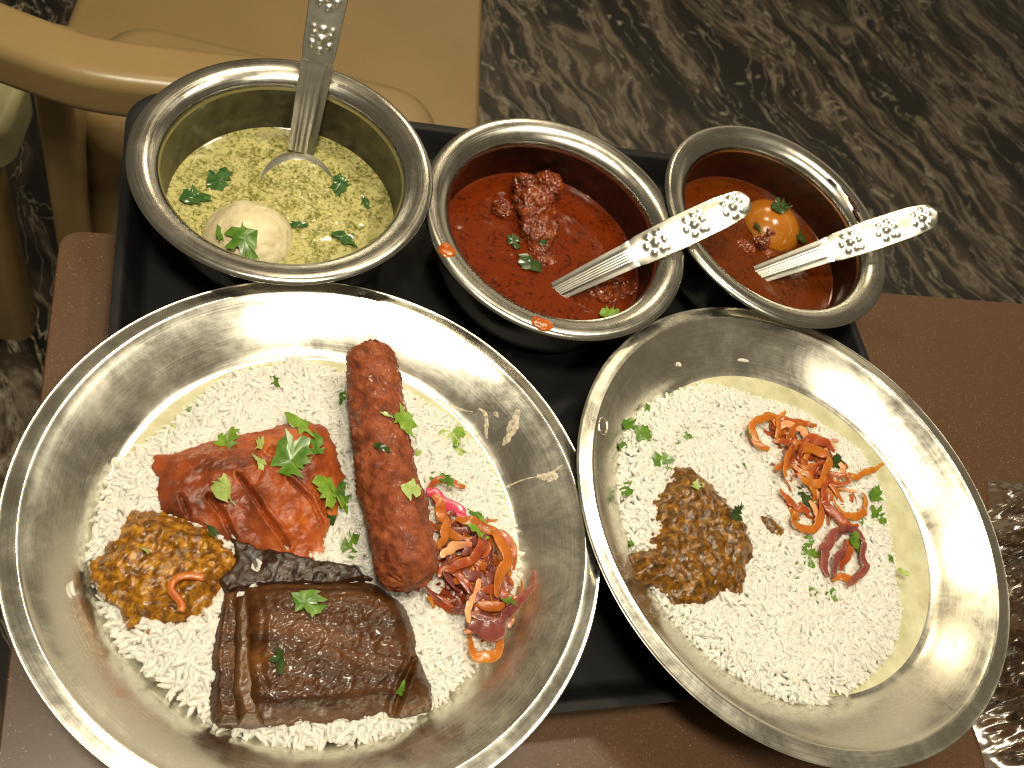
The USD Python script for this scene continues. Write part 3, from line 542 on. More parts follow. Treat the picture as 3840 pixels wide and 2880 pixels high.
# kebab: a hand-shaped sausage of minced meat
def kebab():
    ctrl = [((796, 752), .0120), ((800, 775), .0136), ((808, 850), .0142), ((820, 930), .0145), ((838, 1030), .0149), ((858, 1120), .0153), ((873, 1200), .0152), ((880, 1240), .0142), ((884, 1262), .0115)]
    pts = []
    for i, ((px, py), r) in enumerate(ctrl):
        u = i / (len(ctrl) - 1); pts.append(on_plane(px, py, PL[1][0] - PL[1][1] * (PH - (.0285 if i < 2 else .0245 + .006 * u)), PL[1][1]))
    n = 110; p = spline(pts, n); t = np.linspace(0, 1, n); tc = np.linspace(0, 1, len(ctrl)); s = np.r_[0, np.cumsum(np.linalg.norm(np.diff(pts, axis=0), axis=1))]; r = .94 * np.interp(t, s / s[-1], [c[1] for c in ctrl])
    L = s[-1]; e = np.minimum(t, 1 - t) * L; r = r * np.clip(1 - (np.clip(.006 - e, 0, .006) / .006) ** 2 * .45, .1, 1)
    v, f = tube(p, r, 72)
    body = v[:-2].reshape(n, 72, 3); ax = p[:, None]; d = body - ax; rad = np.linalg.norm(d, axis=2, keepdims=True); d = d / rad
    q = body * 1.0; nz = 2 * (meshkit.fbm(q * 60, 3, 3) - .5) * .0026 + 2 * (meshkit.fbm(q * 220, 3, 9) - .5) * .0016 + 2 * (meshkit.fbm(q * 700, 3, 4) - .5) * .0014
    tt = t[:, None]; ring = -.0010 * np.exp(-((tt - .46 - .03 * np.sin(np.arange(72) / 72 * 2 * np.pi)) / .012) ** 2) - .0008 * np.exp(-((tt - .73) / .012) ** 2)
    body = body + d * (nz + ring)[..., None]
    v[:-2] = body.reshape(-1, 3)
    ends = np.array([p[0], p[-1]]); v[-2:] = ends + np.array([-(p[1] - p[0]), p[-1] - p[-2]]) / np.linalg.norm(p[1] - p[0]) * .001
    for k, i0 in ((0, 0), (1, n - 1)):
        for j in range(3):
            i = i0 + j if k == 0 else i0 - j
            v[i * 72:(i + 1) * 72] += (meshkit.fbm(v[i * 72:(i + 1) * 72] * 420, 3, 12)[:, None] - .5) * (p[1] - p[0]) / np.linalg.norm(p[1] - p[0]) * .006
    food('kebab', (v, f[:, ::-1] if False else f), M['kebab'], 'long reddish brown minced meat kebab lying across the left plate', 'kebab', smooth=True)
kebab()

# ------------------------------------------------------------------ onion salads
def ribbon(path, w, th, mat, parent, seed=0, N=(0, 0, 1)):
    p = np.array(path); n = len(p); t = np.linspace(0, 1, n); rad = w / 2 * np.clip(np.sin(np.pi * np.clip(t, .02, .98)) ** .3, .3, 1) * (.7 + .6 * meshkit.fbm(np.c_[t * 4, t * 0 + seed, t * 0 + p[0, 0] * 900], 2, 3))
    p = p + (meshkit.fbm(p[:, None] * 130 + np.arange(3)[None, :, None] * 31.7, 2, 5) - .5) * .007
    m = tube(p, rad, 10, .42 * th / w, up=np.array(N) + .25 * np.sin(p[0, 1] * 5000)); remember(m); obj('onion_strip', m, mat, parent, smooth=True)
def arc(c, r, a0, a1, tilt, az, n=22, ell=1.0):
    a = np.linspace(math.radians(a0), math.radians(a1), n); q = np.c_[r * np.cos(a), r * ell * np.sin(a), np.zeros(n)]
    ct, s = math.cos(math.radians(tilt)), math.sin(math.radians(tilt)); q = np.c_[q[:, 0], q[:, 1] * ct - q[:, 2] * s, q[:, 1] * s + q[:, 2] * ct]
    z = math.radians(az); return np.c_[q[:, 0] * math.cos(z) - q[:, 1] * math.sin(z), q[:, 0] * math.sin(z) + q[:, 1] * math.cos(z), q[:, 2]] + c
def salad(k, label, outline, hand, n, seed, pf, mats, fn=None, hgt=.012):
    rg = np.random.default_rng(seed); poly = plate_poly(k, outline, .014); cx_, cy_ = poly.centroid.coords[0]
    t = thing('onion_salad', label, 'salad', (0, 0, 0))
    inner = poly.buffer(-.004)
    bedm = blob(poly.buffer(-.003), lambda x, y: pf(x, y) + .005, hgt * .5, .008, .001, ((.002, 140, 3),), seed=seed); remember(bedm); obj('dressing', bedm, M['onion_bed'], t, smooth=60)
    x0, y0, x1, y1 = inner.bounds; c = 0
    while c < n:
        x, y = rg.uniform(x0, x1), rg.uniform(y0, y1)
        if not inner.contains(Point(x, y)): continue
        d = inner.exterior.distance(Point(x, y)); z = pf(x, y) + .0075 + rg.uniform(.2, 1) * min(hgt, .003 + d)
        r = rg.uniform(.006, .015); a0 = rg.uniform(0, 360); sp = rg.uniform(100, 220)
        P = arc((x, y, z), r, a0, a0 + sp, rg.normal(0, 28), rg.uniform(0, 360), ell=rg.uniform(.5, 1))
        P -= (P.mean(0) - [x, y, z]) * [1, 1, 1]
        P[:, 2] = np.maximum(P[:, 2], pf(P[:, 0], P[:, 1]) + .005)
        ribbon(P, rg.uniform(.0030, .0050), rg.uniform(.0015, .0022), M[mats[rg.integers(len(mats))]], t, N=(rg.normal(0, .4), rg.normal(0, .4), 1)); c += 1
    o, N = PL[k]
    for pts, lift, w, th, mat in hand:
        P = spline([on_plane(a, b, o - N * (PH - (lift if np.ndim(lift) == 0 else lift[i])), N) for i, (a, b) in enumerate(pts)], 26)
        ribbon(P, w * 1.45, th * 1.5, M[mat], t, N=(.3, -.4, 1))
M['onion_bed'] = noisy('onion_bed', [(.3, (.09, .012, .006)), (.7, (.24, .05, .012))], 120, .12, .3, .4, 400)
# left plate: picture points of the strips that stand out
ho1 = [
    (z3([(1425, 735), (1450, 760), (1500, 790), (1530, 850)]), .016, .0042, .0016, 'onion_pink'),
    (z3([(1420, 740), (1450, 715), (1500, 720), (1540, 735)]), .016, .0026, .0012, 'onion_red'),
    (z3([(1440, 760), (1470, 830), (1465, 900), (1440, 930)]), .020, .0040, .0015, 'onion_orange'),
    (z3([(1510, 830), (1580, 850), (1640, 890), (1670, 960), (1655, 1040), (1640, 1090)]), .022, .0046, .0017, 'onion_orange'),
    (z3([(1600, 880), (1650, 900), (1700, 950), (1705, 1010)]), .018, .0040, .0016, 'onion_red'),
    (z3([(1460, 1000), (1530, 990), (1590, 940), (1600, 900)]), .022, .0034, .0013, 'onion_red'),
    (z3([(1470, 960), (1510, 930), (1560, 930)]), .022, .0036, .0014, 'onion_pale'),
    (z3([(1555, 1150), (1600, 1175), (1660, 1160), (1720, 1120), (1750, 1060), (1775, 1005)]), .021, .0030, .0013, 'onion_purple'),
    (z3([(1530, 1170), (1590, 1200), (1650, 1190), (1700, 1150)]), .019, .0054, .0020, 'onion_purple'),
    (z3([(1550, 1220), (1565, 1275), (1610, 1290), (1650, 1260), (1655, 1210), (1610, 1195), (1570, 1210)]), .012, .0036, .0016, 'onion_orange'),
    (z3([(1560, 1060), (1600, 1080), (1650, 1070), (1690, 1090), (1740, 1080)]), .020, .0030, .0012, 'onion_red'),
    (z3([(1540, 1170), (1570, 1100), (1590, 1030)]), .022, .0028, .0011, 'onion_pale'),
    (z3([(1580, 1120), (1620, 1130), (1680, 1120)]), .020, .0030, .0012, 'onion_orange'),
]
salad(1, 'red and purple onion salad strips beside the kebab on the left plate', z3([(1420, 800), (1500, 800), (1600, 850), (1700, 930), (1712, 1020), (1700, 1120), (1640, 1190), (1540, 1180), (1450, 1180), (1400, 1120), (1420, 1000)]), ho1, 65, 61, pf1, ['onion_red', 'onion_purple', 'onion_orange', 'onion_red', 'onion_purple'], hgt=.011)
ho2 = [
    (z4([(830, 540), (790, 520), (765, 480), (790, 440), (840, 445), (860, 490)]), .018, .0036, .0015, 'onion_orange'),
    (z4([(800, 425), (860, 440), (930, 455), (990, 460)]), .017, .0030, .0013, 'onion_red'),
    (z4([(880, 640), (880, 580), (920, 535), (980, 540), (1030, 580), (1020, 640), (960, 660), (920, 630)]), .020, .0040, .0016, 'onion_orange'),
    (z4([(900, 560), (960, 510), (1020, 520), (1060, 560)]), .020, .0040, .0016, 'onion_red'),
    (z4([(930, 760), (925, 810), (960, 828), (1000, 800), (1010, 740), (1040, 690)]), .017, .0038, .0016, 'onion_orange'),
    (z4([(1060, 720), (1110, 780), (1160, 750), (1150, 690)]), .016, .0032, .0013, 'onion_orange'),
    (z4([(1080, 650), (1150, 630), (1215, 598)]), .018, .0030, .0012, 'onion_orange'),
    (z4([(1040, 660), (1030, 740), (1060, 780), (1130, 800)]), .018, .0032, .0013, 'onion_red'),
    (z4([(960, 720), (990, 760), (990, 800)]), .017, .0030, .0012, 'onion_pale'),
    (z4([(840, 500), (890, 540), (870, 600), (840, 610)]), .018, .0034, .0013, 'onion_red'),
    (z4([(930, 460), (900, 500), (900, 540)]), .018, .0034, .0013, 'onion_orange'),
    (z4([(870, 680), (900, 730), (960, 760)]), .016, .0036, .0014, 'onion_red'),
]
salad(2, 'tangled orange red onion salad loops on the right plate', z4([(770, 440), (860, 425), (980, 465), (1080, 545), (1110, 640), (1150, 700), (1150, 770), (1060, 790), (960, 800), (880, 740), (850, 640), (840, 560), (780, 510)]), ho2, 70, 62, pf2, ['onion_red', 'onion_orange', 'onion_orange', 'onion_red', 'onion_pale'], hgt=.009)
# a single onion petal lower down
def petal():
    t = thing('onion_piece', 'purple onion wedge with a coriander leaf below the right salad', 'onion', (0, 0, 0))
    o, N = PL[2]
    for pts, lift, w, th, mat in ((z4([(1040, 990), (1020, 920), (1050, 850), (1100, 820)]), .016, .0072, .0026, 'onion_purple'), (z4([(1060, 990), (1070, 920), (1100, 860)]), .019, .0050, .0022, 'onion_purple'),
                                  (z4([(1100, 1010), (1150, 950), (1155, 880), (1120, 820), (1080, 830)]), .018, .0052, .0022, 'onion_purple'), (z4([(1050, 1000), (1090, 980), (1130, 1010)]), .016, .0044, .002, 'onion_orange'), (z4([(1085, 960), (1100, 900), (1130, 870)]), .0165, .006, .0022, 'onion_red')):
        ribbon(spline([on_plane(a, b, o - N * (PH - lift), N) for a, b in pts], 22), w, th, M[mat], t, N=(.3, -.3, 1))
petal()
# one orange strand on the left masala
tag(obj('onion_strip', remember(tube(spline([on_plane(a, b, PL[1][0] - PL[1][1] * (PH - .0205), PL[1][1]) for a, b in z3([(598, 1140), (590, 1100), (565, 1060), (580, 1035), (620, 1022), (675, 1030)])], 24), .0017, 8, .6)), M['onion_orange'], smooth=True), 'single orange onion strip curled on the left masala', 'onion strip')

# ------------------------------------------------------------------ in the bowls
def surf_from(px, py, k=24, r=7):
    P = np.vstack(CLOUD); uv, dp = project(P); d = np.linalg.norm(uv - [px, py], axis=1)
    i = np.argsort(d)[:k]; i = i[d[i] < max(r, d[i[0]] + .01)]; return P[i], dp[i]
def rest(px, py, spread=5):
    """The seen surface point at a picture point, and its normal."""
    q, dp = surf_from(px, py, 40, spread); near = dp.min(); q = q[dp < near + .004]; c = q.mean(0)
    d = ray(px, py); d /= np.linalg.norm(d); c = C0 + d * ((c - C0) @ d)
    return c
o, N = g1
dc = on_plane(536, 518, o, N); md = lump((0, 0, 0), .0262, (1, 1, .95), .08, 75, 2, 5); v = md[0] + dc - N * .009 + np.array([0, .003, 0])
food('dumpling', (v, md[1]), M['dumpling'], 'round pale dumpling half sunk in the green curry', 'dumpling', smooth=True)
o, N = g2
def chunk(name, bits, mat, label, o, N, cat):
    ms = [lump(on_plane(x, y, o, N) + N * z, r * 1.32, s, .25, 170, i + 3, 5) for i, (x, y, z, r, s) in enumerate(bits)]
    import manifold3d as m3
    tot = None
    for v, f in ms:
        a = m3.Manifold(m3.Mesh(np.asarray(v, np.float32), np.asarray(f, np.uint32))); tot = a if tot is None else tot + a
    tm = tot.to_mesh(); t = trimesh.Trimesh(tm.vert_properties[:, :3], tm.tri_verts); trimesh.smoothing.filter_taubin(t, iterations=4)
    v = np.array(t.vertices); nn = t.vertex_normals; v += nn * ((meshkit.fbm(v * 170, 3, 8) - .5) * .0055 + (meshkit.fbm(v * 600, 3, 2) - .5) * .0022)[:, None]
    food(name, (v, np.array(t.faces)), mat, label, cat, smooth=True)
chunk('meat_chunk', [(1150, 450, .004, .0105, (1, 1, .9)), (1175, 420, .008, .0075, (1, 1, 1)), (1125, 420, .009, .0062, (1, .8, 1)), (1160, 500, .001, .0095, (1, 1.1, .7)), (1165, 530, -.001, .0065, (1, 1, .7)), (1085, 455, .001, .0052, (1, 1, .9)), (1140, 470, .006, .006, (1, 1, .8)), (1180, 560, -.002, .005, (1, 1, .6))], M['meat_red'], 'craggy red meat chunk standing out of the red curry', o, N, 'meat')
chunk('meat_chunk', [(1310, 628, -.002, .008, (1.3, 1, .55)), (1350, 620, -.003, .0065, (1.2, 1, .55))], M['meat_red'], 'low brown meat piece nearly sunk below the spoon in the red curry', o, N, 'meat')
o, N = g3
ec = on_plane(1668, 486, o, N); me = lump((0, 0, 0), .0245, (1, 1, .85), .02, 40, 4, 5)
food('egg', (me[0] + ec - N * .008, me[1]), M['egg'], 'shiny orange egg in the right bowl of curry', 'egg', smooth=True)
chunk('meat_chunk', [(1640, 526, .0025, .0045, (1, 1, .6)), (1652, 512, .007, .0032, (1, 1, .6)), (1612, 530, -.001, .0055, (1, 1, .4)), (1660, 545, -.001, .004, (1, 1, .6))], M['meat_red'], 'small brown scraps against the orange egg', o, N, 'meat')

# ------------------------------------------------------------------ spoons
def plate_grid(P, T, S, Nn, widths, heights, th=.0012):
    """Thin stamped metal: centre line P, side S, normal Nn, half widths and a relief heights(i, j)."""
    n, m = heights.shape; u = np.linspace(-1, 1, m)
    top = P[:, None] + (widths[:, None] * u)[..., None] * S[:, None] + heights[..., None] * Nn[:, None]
    bot = top - th * Nn[:, None]
    v = np.vstack([top.reshape(-1, 3), bot.reshape(-1, 3)]); K = n * m; f = []
    i = (np.arange(n - 1)[:, None] * m + np.arange(m - 1)).ravel(); f += [np.c_[i, i + m, i + m + 1], np.c_[i, i + m + 1, i + 1], np.c_[i + K, i + m + 1 + K, i + m + K], np.c_[i + K, i + 1 + K, i + m + 1 + K]]
    for e in (np.arange(n) * m, (np.arange(n) * m + m - 1)): f += [np.c_[e[:-1], e[1:], e[1:] + K], np.c_[e[:-1], e[1:] + K, e[:-1] + K]]
    for e in (np.arange(m), (n - 1) * m + np.arange(m)): f += [np.c_[e[:-1], e[1:], e[1:] + K], np.c_[e[:-1], e[1:] + K, e[:-1] + K]]
    t = trimesh.Trimesh(v, np.vstack(f), process=False); t.fix_normals(); return t
def spoon(label, A, B, tip_px, Nhint, shoulder, sw0, sw1, hw, bowl_len, bowl_w, bowl_dir, handle_len=None, group='steel spoons standing in the curry bowls', arch=.004):
    A, B = np.array(A), np.array(B); D = B - A; D /= np.linalg.norm(D)
    if handle_len is None:
        ts = np.linspace(.05, .22, 600); uv, _ = project(A + ts[:, None] * D); handle_len = ts[np.argmin(np.linalg.norm(uv - tip_px, axis=1))]
    Nn = np.array(Nhint, float); Nn -= Nn @ D * D; Nn /= np.linalg.norm(Nn); S = np.cross(D, Nn)
    t = thing('spoon', label, 'spoon', A, group)
    ds = shoulder * handle_len
    def line(s0, s1, n): s = np.linspace(s0, s1, n); return A + s[:, None] * D + (arch * np.sin(np.pi * s / handle_len))[:, None] * Nn - A, s
    ex = lambda X, n: np.broadcast_to(X, (n, 3))
    n, m = 60, 33; P, s = line(-.006, ds, n); u = np.linspace(-1, 1, m); w = np.interp(s, [-.006, ds], [sw0, sw1]) / 2
    prof = .0007 * np.exp(-((np.abs(u) - .42) / .16) ** 2) + .0005 * np.exp(-(u / .13) ** 2) - .0008 * (u ** 2)
    Hh = np.broadcast_to(prof, (n, m)) * np.clip((ds - s) / .006, .25, 1)[:, None]
    obj('shank', plate_grid(P, None, ex(S, n), ex(Nn, n), w, Hh), M['spoon'], t, smooth=30)
    n, m = 170, 41; P, s = line(ds + .0002, handle_len, n); u = np.linspace(-1, 1, m); x = (s - ds); L = handle_len - ds
    w = hw / 2 * np.interp(x / L, [0, .06, .4, .75, 1], [.80, .90, 1.0, .96, .74]) * np.sqrt(np.clip(1 - (np.clip(x - (L - hw * .42), 0, None) / (hw * .43)) ** 2.4, .02, 1))
    X = x[:, None] + 0 * u; Y = u * w[:, None]; Hh = 0 * X
    nf = max(2, int(L / .0205))
    for k in range(nf):
        c = L * (k + .55) / nf; rr = np.hypot(X - c, Y); th_ = np.arctan2(Y, X - c)
        Hh = Hh + .0013 * np.exp(-(rr / .0023) ** 2) + .0008 * np.exp(-((rr - .0058) / .0016) ** 2) * (.5 + .5 * np.cos(6 * th_ + k)) 
        for sg in (-1, 1):
            r2 = np.hypot(X - c - .0062, Y - sg * hw * .26); Hh = Hh + .0005 * np.exp(-(r2 / .0014) ** 2)
            r3 = np.hypot((X - c - .002), (Y - sg * hw * .36) * 1.6); Hh = Hh + .0003 * 0
    Hh = Hh * np.clip((1 - np.abs(u)) / .22, 0, 1) * np.clip((L - X) / .006, 0, 1) - .0012 * (u ** 2)
    obj('handle', plate_grid(P, None, ex(S, n), ex(Nn, n), w, Hh), M['spoon'], t, smooth=30)
    # spoon bowl
    Db = np.array(bowl_dir, float); Db /= np.linalg.norm(Db); Nb = Nn - Nn @ Db * Db; Nb /= np.linalg.norm(Nb); Sb = np.cross(Db, Nb)
    n, m = 50, 31; x = np.linspace(0, 1, n); w = bowl_w / 2 * np.maximum(np.sqrt(np.clip(1 - ((x - .52) / .53) ** 2, 0, 1)), .12 if True else 0); u = np.linspace(-1, 1, m)
    dep = -.0085 * (1 - (u[None] ** 2)) * (w[:, None] / (bowl_w / 2)) ** 1.3
    P = -D * .006 * 1.0 + (x * bowl_len)[:, None] * Db
    mb = plate_grid(P, None, ex(Sb, n), ex(Nb, n), w, dep, .0009); obj('spoon_bowl', mb, M['spoon'], t, smooth=40)
    v, f = VF(mb); CLOUD.append(v[:n * m] + A)
view = lambda P: norm(C0 - P)
key = np.array([.95, 1.15, 1.75]); ceil = np.array([-.09, 0, 1.15])
def rimpt(k, px, py, lift): c, N = BW[k]; return on_plane(px, py, c + N * lift, N)
o, N = g2; A = on_plane(1204, 628, o, N); B = rimpt(2, 1447, 512, .0035); hv = norm(view(B) + norm(ceil - B))
spoon('steel spoon with embossed flower handle leaning out of the red curry', A, B, (1615, 420), hv, .40, .0120, .0170, .0215, .05, .030, norm(A - B) + np.array([0, 0, -.35]))
o, N = g3; A = on_plane(1640, 592, o, N); B = rimpt(3, 1865, 515, .0035); hv = norm(view(B) + norm(ceil - B))
spoon('bright steel spoon with embossed handle leaning out of the egg curry', A, B, (2026, 462), hv, .40, .0125, .0170, .0215, .05, .030, norm(A - B) + np.array([0, 0, -.35]))
o, N = g1; A = on_plane(652, 332, o, N) + N * .009; B = rimpt(1, 682, 150, .006)
spoon('steel spoon standing upright in the green curry with its handle out of frame', A, B, (0, 0), np.array([.05, -1, .3]), .34, .0160, .0190, .0215, .046, .044, norm(on_plane(645, 430, o, N) - on_plane(650, 345, o, N)) + np.array([0, 0, -.20]), handle_len=.145)

# ------------------------------------------------------------------ coriander
LEAF_OUT = np.array([(0, 0), (.10, .14), (.30, .18), (.46, .36), (.40, .44), (.54, .58), (.36, .62), (.30, .56), (.24, .66), (.34, .84), (.20, .86), (.16, 1.0), (0, .92), (-.14, 1.0), (-.22, .84), (-.34, .84), (-.26, .66), (-.30, .56), (-.40, .64), (-.54, .56), (-.42, .44), (-.46, .32), (-.28, .18), (-.10, .14)])
def leaf(size, seed, slim=1.0, curl=1.0):
    rg = np.random.default_rng(seed); p = LEAF_OUT * [slim, 1]; p = p * np.where(p[:, :1] > 0, rg.uniform(.45, 1.15), rg.uniform(.6, 1.15)) ** [1, 0] + [.25, 0] * (p[:, 1:] ** 2) * rg.normal(0, .8) + rg.normal(0, .055, LEAF_OUT.shape); p = np.vstack([p, (.5 * (p + np.roll(p, -1, 0)))]); n0 = len(LEAF_OUT)
    order = np.ravel(np.column_stack([np.arange(n0), n0 + np.arange(n0)])); p = p[order]; n = len(p); c = np.array([0, .45])
    mid = c + (p - c) * .5; q = np.vstack([p, mid, c]); a, b, e, fy = rg.normal(0, .55, 4) * curl
    z = .35 * curl * (.8 * (q[:, 0] ** 2) * (1 if rg.random() < .6 else -1) + a * .4 * (q[:, 1] - .5) ** 2 + b * .5 * q[:, 0] * (q[:, 1] - .4)) + .05 * np.sin(q[:, 0] * 9 + seed) * np.cos(q[:, 1] * 8)
    v = np.c_[q - c, z] * size; i = np.arange(n); j = (i + 1) % n
    f = np.vstack([np.c_[i, j, n + j], np.c_[i, n + j, n + i], np.c_[n + i, n + j, np.full(n, 2 * n)]])
    vb = v - [0, 0, .00018]; side = np.vstack([np.c_[j, i, i + len(v)], np.c_[j, i + len(v), j + len(v)]])
    return np.vstack([v, vb]), np.vstack([f, f[:, ::-1] + len(v), side])
CL = 'chopped coriander leaves scattered on the food'
def put_leaf(px, py, L, adeg, mat, label, slim=1.0, curl=1.0, lift=.0008):
    c = rest(px, py); size = L * 1.736 / FPX * np.linalg.norm(c - C0) * 1.25
    # plane of the nearby surface
    q, dp = surf_from(px, py, 150, max(9, L * .45)); q = q[dp < dp.min() + .012]; nn = np.array([0, 0, 1.])
    if len(q) > 12:
        _, _, V = np.linalg.svd(q - q.mean(0)); nn = V[2] * np.sign(V[2][2] + 1e-9)
    nn = norm(.55 * nn + .45 * np.array([0, 0, 1.]) + .15 * view(c))
    a = math.radians(adeg); e = norm(on_plane(px + 10 * math.cos(a), py + 10 * math.sin(a), c, nn) - on_plane(px, py, c, nn)); s = norm(np.cross(e, nn))
    v, f = leaf(size, int(px * 7 + py), slim, curl); v = c + v[:, :1] * s + v[:, 1:2] * e + v[:, 2:3] * nn; v += nn * (lift + size * .05)
    tag(obj('coriander_leaf', (v, f), M[mat], base=c, smooth=50), label, 'herb leaf', CL)
R, K, CH, LP, RP = 'on the white rice', 'on the kebab', 'on the red chicken piece', 'of the left plate', 'of the right plate'
LEAVES = [
 (640, 925, 88, 40, 'bright', 'long light green coriander leaf along the top edge of the red chicken', .55), (492, 962, 62, -60, 'bright', 'bright lobed coriander leaf on the upper left of the red chicken', 1),
 (560, 962, 48, -50, 'pale', 'pale coriander piece near the middle of the red chicken', .6), (556, 1000, 42, 60, 'pale', 'second pale coriander piece just below the one at mid chicken', .6),
 (628, 996, 74, -15, 'green', 'broad mid green coriander leaf on the right half of the red chicken', 1), (686, 976, 62, -40, 'green', 'coriander leaf pointing to the kebab at the upper right of the chicken', .8),
 (702, 1052, 92, 105, 'bright', 'tall bright green coriander leaf hanging over the right end of the chicken', .6), (487, 1062, 64, 150, 'pale', 'pale curled coriander leaf on the lower left of the red chicken', .9),
 (746, 1062, 58, 70, 'green', 'dull coriander leaf in the gap between chicken and kebab', 1), (716, 1132, 52, 60, 'dark', 'dark shaded coriander sprig under the right end of the chicken', 1), (758, 1196, 56, -40, 'green', 'coriander sprig on the rice between kebab and dark meat', .7),
 (452, 1140, 48, 80, 'dark', 'dark wet coriander leaf between the left masala and the chicken', .9), (598, 822, 34, 30, 'green', 'small coriander leaf alone at the top of the rice on the left plate', .6), (412, 887, 26, 10, 'green', 'tiny coriander scrap at the upper left edge of the left rice', .6),
 (372, 930, 18, -40, 'pale', 'tiny pale coriander scrap on bare steel left of the rice', .5), (648, 885, 20, 60, 'green', 'tiny coriander fleck above the red chicken', .8), (738, 860, 34, 110, 'green', 'coriander leaf against the left side of the kebab near its top', .8),
 (866, 908, 58, 80, 'bright', 'bright coriander sprig on the upper right of the kebab', .7), (834, 898, 26, 20, 'pale', 'short pale coriander stem on the upper kebab', .3), (884, 1060, 38, 20, 'pale', 'pale frilly coriander leaf on the lower middle of the kebab', 1), (822, 968, 34, 30, 'dark', 'dark coriander leaf on the middle of the kebab', .7),
 (905, 976, 42, -20, 'pale', 'pale coriander stem piece on the rice just right of the kebab', .5), (962, 958, 62, 60, 'pale', 'wide pale coriander stem piece on the right rice of the left plate', .6), (990, 942, 52, 70, 'bright', 'bright coriander leaf at the right edge of the left rice', .7),
 (928, 1030, 48, -70, 'green', 'pointed coriander leaf on rice beside the lower kebab', .7), (966, 1036, 44, 35, 'green', 'coriander leaf touching the pink onion strip', .6), (1020, 1106, 46, 50, 'green', 'curled coriander leaf on rice above the left onion salad', .5),
 (1036, 1150, 52, -60, 'bright', 'bright coriander leaf on top of the left onion salad', 1), (1097, 1300, 34, 20, 'green', 'coriander leaf low on the left onion salad', .8), (657, 1302, 54, 70, 'green', 'coriander leaf in the upper middle of the dark meat slab', 1),
 (603, 1425, 54, 80, 'dark', 'dark coriander sprig at the lower left of the dark meat slab', .7), (868, 1490, 40, 100, 'green', 'coriander leaf near the lower right corner of the dark meat slab', .7), (312, 1195, 28, 40, 'pale', 'pale coriander sliver on the left masala', .45),
 (1402, 886, 38, 0, 'green', 'coriander leaf at the upper left rice edge of the right plate', .8), (1353, 918, 32, 60, 'green', 'coriander leaf on the left rice edge, above a bigger dark one', .9), (1390, 943, 46, -50, 'green', 'large dark coriander leaf near the left rice edge of the right plate', .9),
 (1344, 967, 36, 0, 'green', 'coriander leaf lying half on steel at the left of the right rice', .8), (1458, 955, 26, -80, 'green', 'small coriander leaf on the rice above the right masala', .8), (1483, 941, 24, 30, 'green', 'tiny coriander leaf second above the right masala', .7),
 (1426, 1004, 50, 50, 'green', 'frilly dark coriander leaf just above the right masala heap', 1), (1353, 1057, 34, 20, 'green', 'frilly coriander leaf at far left of the right rice', 1), (1263, 1032, 40, 20, 'green', 'dark coriander leaf stuck to the left steel wall of the right plate', .7),
 (1742, 1171, 32, 80, 'green', 'coriander leaf on open rice left of the purple onion', .8), (1748, 1208, 42, -45, 'green', 'largest coriander leaf on the open rice of the right plate', .8), (1708, 1234, 38, 120, 'green', 'coriander leaf lower left of the open rice group', .7),
 (1751, 1286, 30, 50, 'green', 'coriander leaf low on the right rice, left of a pair', .8), (1792, 1286, 28, 20, 'green', 'coriander leaf low on the right rice, right of a pair', .7), (1887, 1072, 36, -60, 'green', 'coriander leaf at the right rice edge beside the onion loops', 1),
 (1887, 1116, 40, 30, 'green', 'spread coriander leaf at the right rice edge under the onion loops', 1), (1863, 1131, 24, 90, 'green', 'tiny coriander leaf right above the purple onion', .7), (1804, 998, 40, 90, 'dark', 'dark coriander leaf on top of the right onion salad', .8), (1727, 1066, 54, 60, 'dark', 'wilted dark coriander leaf on the left of the right onion salad', .7),
 (1585, 1110, 38, -50, 'dark', 'dark coriander leaf on the right edge of the right masala', .8), (1504, 1054, 28, 10, 'pale', 'pale coriander leaf on top of the right masala', .8), (1847, 1171, 44, 60, 'green', 'coriander leaf lying on the purple onion wedge', .7), (1362, 1177, 18, 10, 'green', 'tiny coriander fleck left of the right masala', .8),
 (1606, 1007, 13, 80, 'green', 'minute coriander fleck mid rice on the right plate', .5), (1615, 936, 22, 60, 'green', 'tiny coriander leaf at the left tip of the right onion salad', .6), (1918, 1208, 20, 60, 'green', 'tiny coriander fleck at the right rice edge beside the purple onion', .7), (1946, 1233, 24, 0, 'pale', 'pale coriander scrap on steel right of the rice', .6),
 (418, 430, 48, -10, 'teal', 'dark round coriander leaf at the left of the green curry', 1), (472, 394, 50, -30, 'teal', 'pair leaf of coriander at the upper left of the green curry', .8), (737, 398, 48, 80, 'teal', 'dark coriander leaf right of the spoon in the green curry', .6), (745, 514, 50, 20, 'teal', 'dark coriander leaf at the lower right of the green curry', .7),
 (526, 520, 76, 85, 'green', 'big coriander sprig on the pale dumpling', .7), (475, 512, 36, -40, 'green', 'small coriander leaf at the left of the dumpling', .7), (642, 487, 32, 10, 'teal', 'half sunk coriander leaf in the middle of the green curry', .7), (785, 437, 32, 80, 'teal', 'half sunk coriander leaf at the right of the green curry', .4),
 (1140, 571, 74, 38, 'dark', 'long dark coriander leaf below the red meat chunk', .45), (1312, 681, 40, -20, 'bright', 'light coriander leaf at the near rim of the red curry', .8), (1106, 522, 34, 60, 'dark', 'small dark coriander leaf at the left foot of the red meat chunk', .8), (1172, 527, 24, 0, 'dark', 'tiny coriander bit on the red meat chunk', .8),
 (1682, 452, 42, -10, 'dark', 'dark coriander leaf on top of the orange egg', .9), (1725, 512, 32, 30, 'dark', 'dark coriander leaf in the curry right of the egg', 1), (1636, 490, 32, 20, 'dark', 'dark coriander shred on the left side of the egg', .6)]
for px, py, L, a, mat, lab, slim in LEAVES: put_leaf(px, py, L, a, mat, lab, slim)

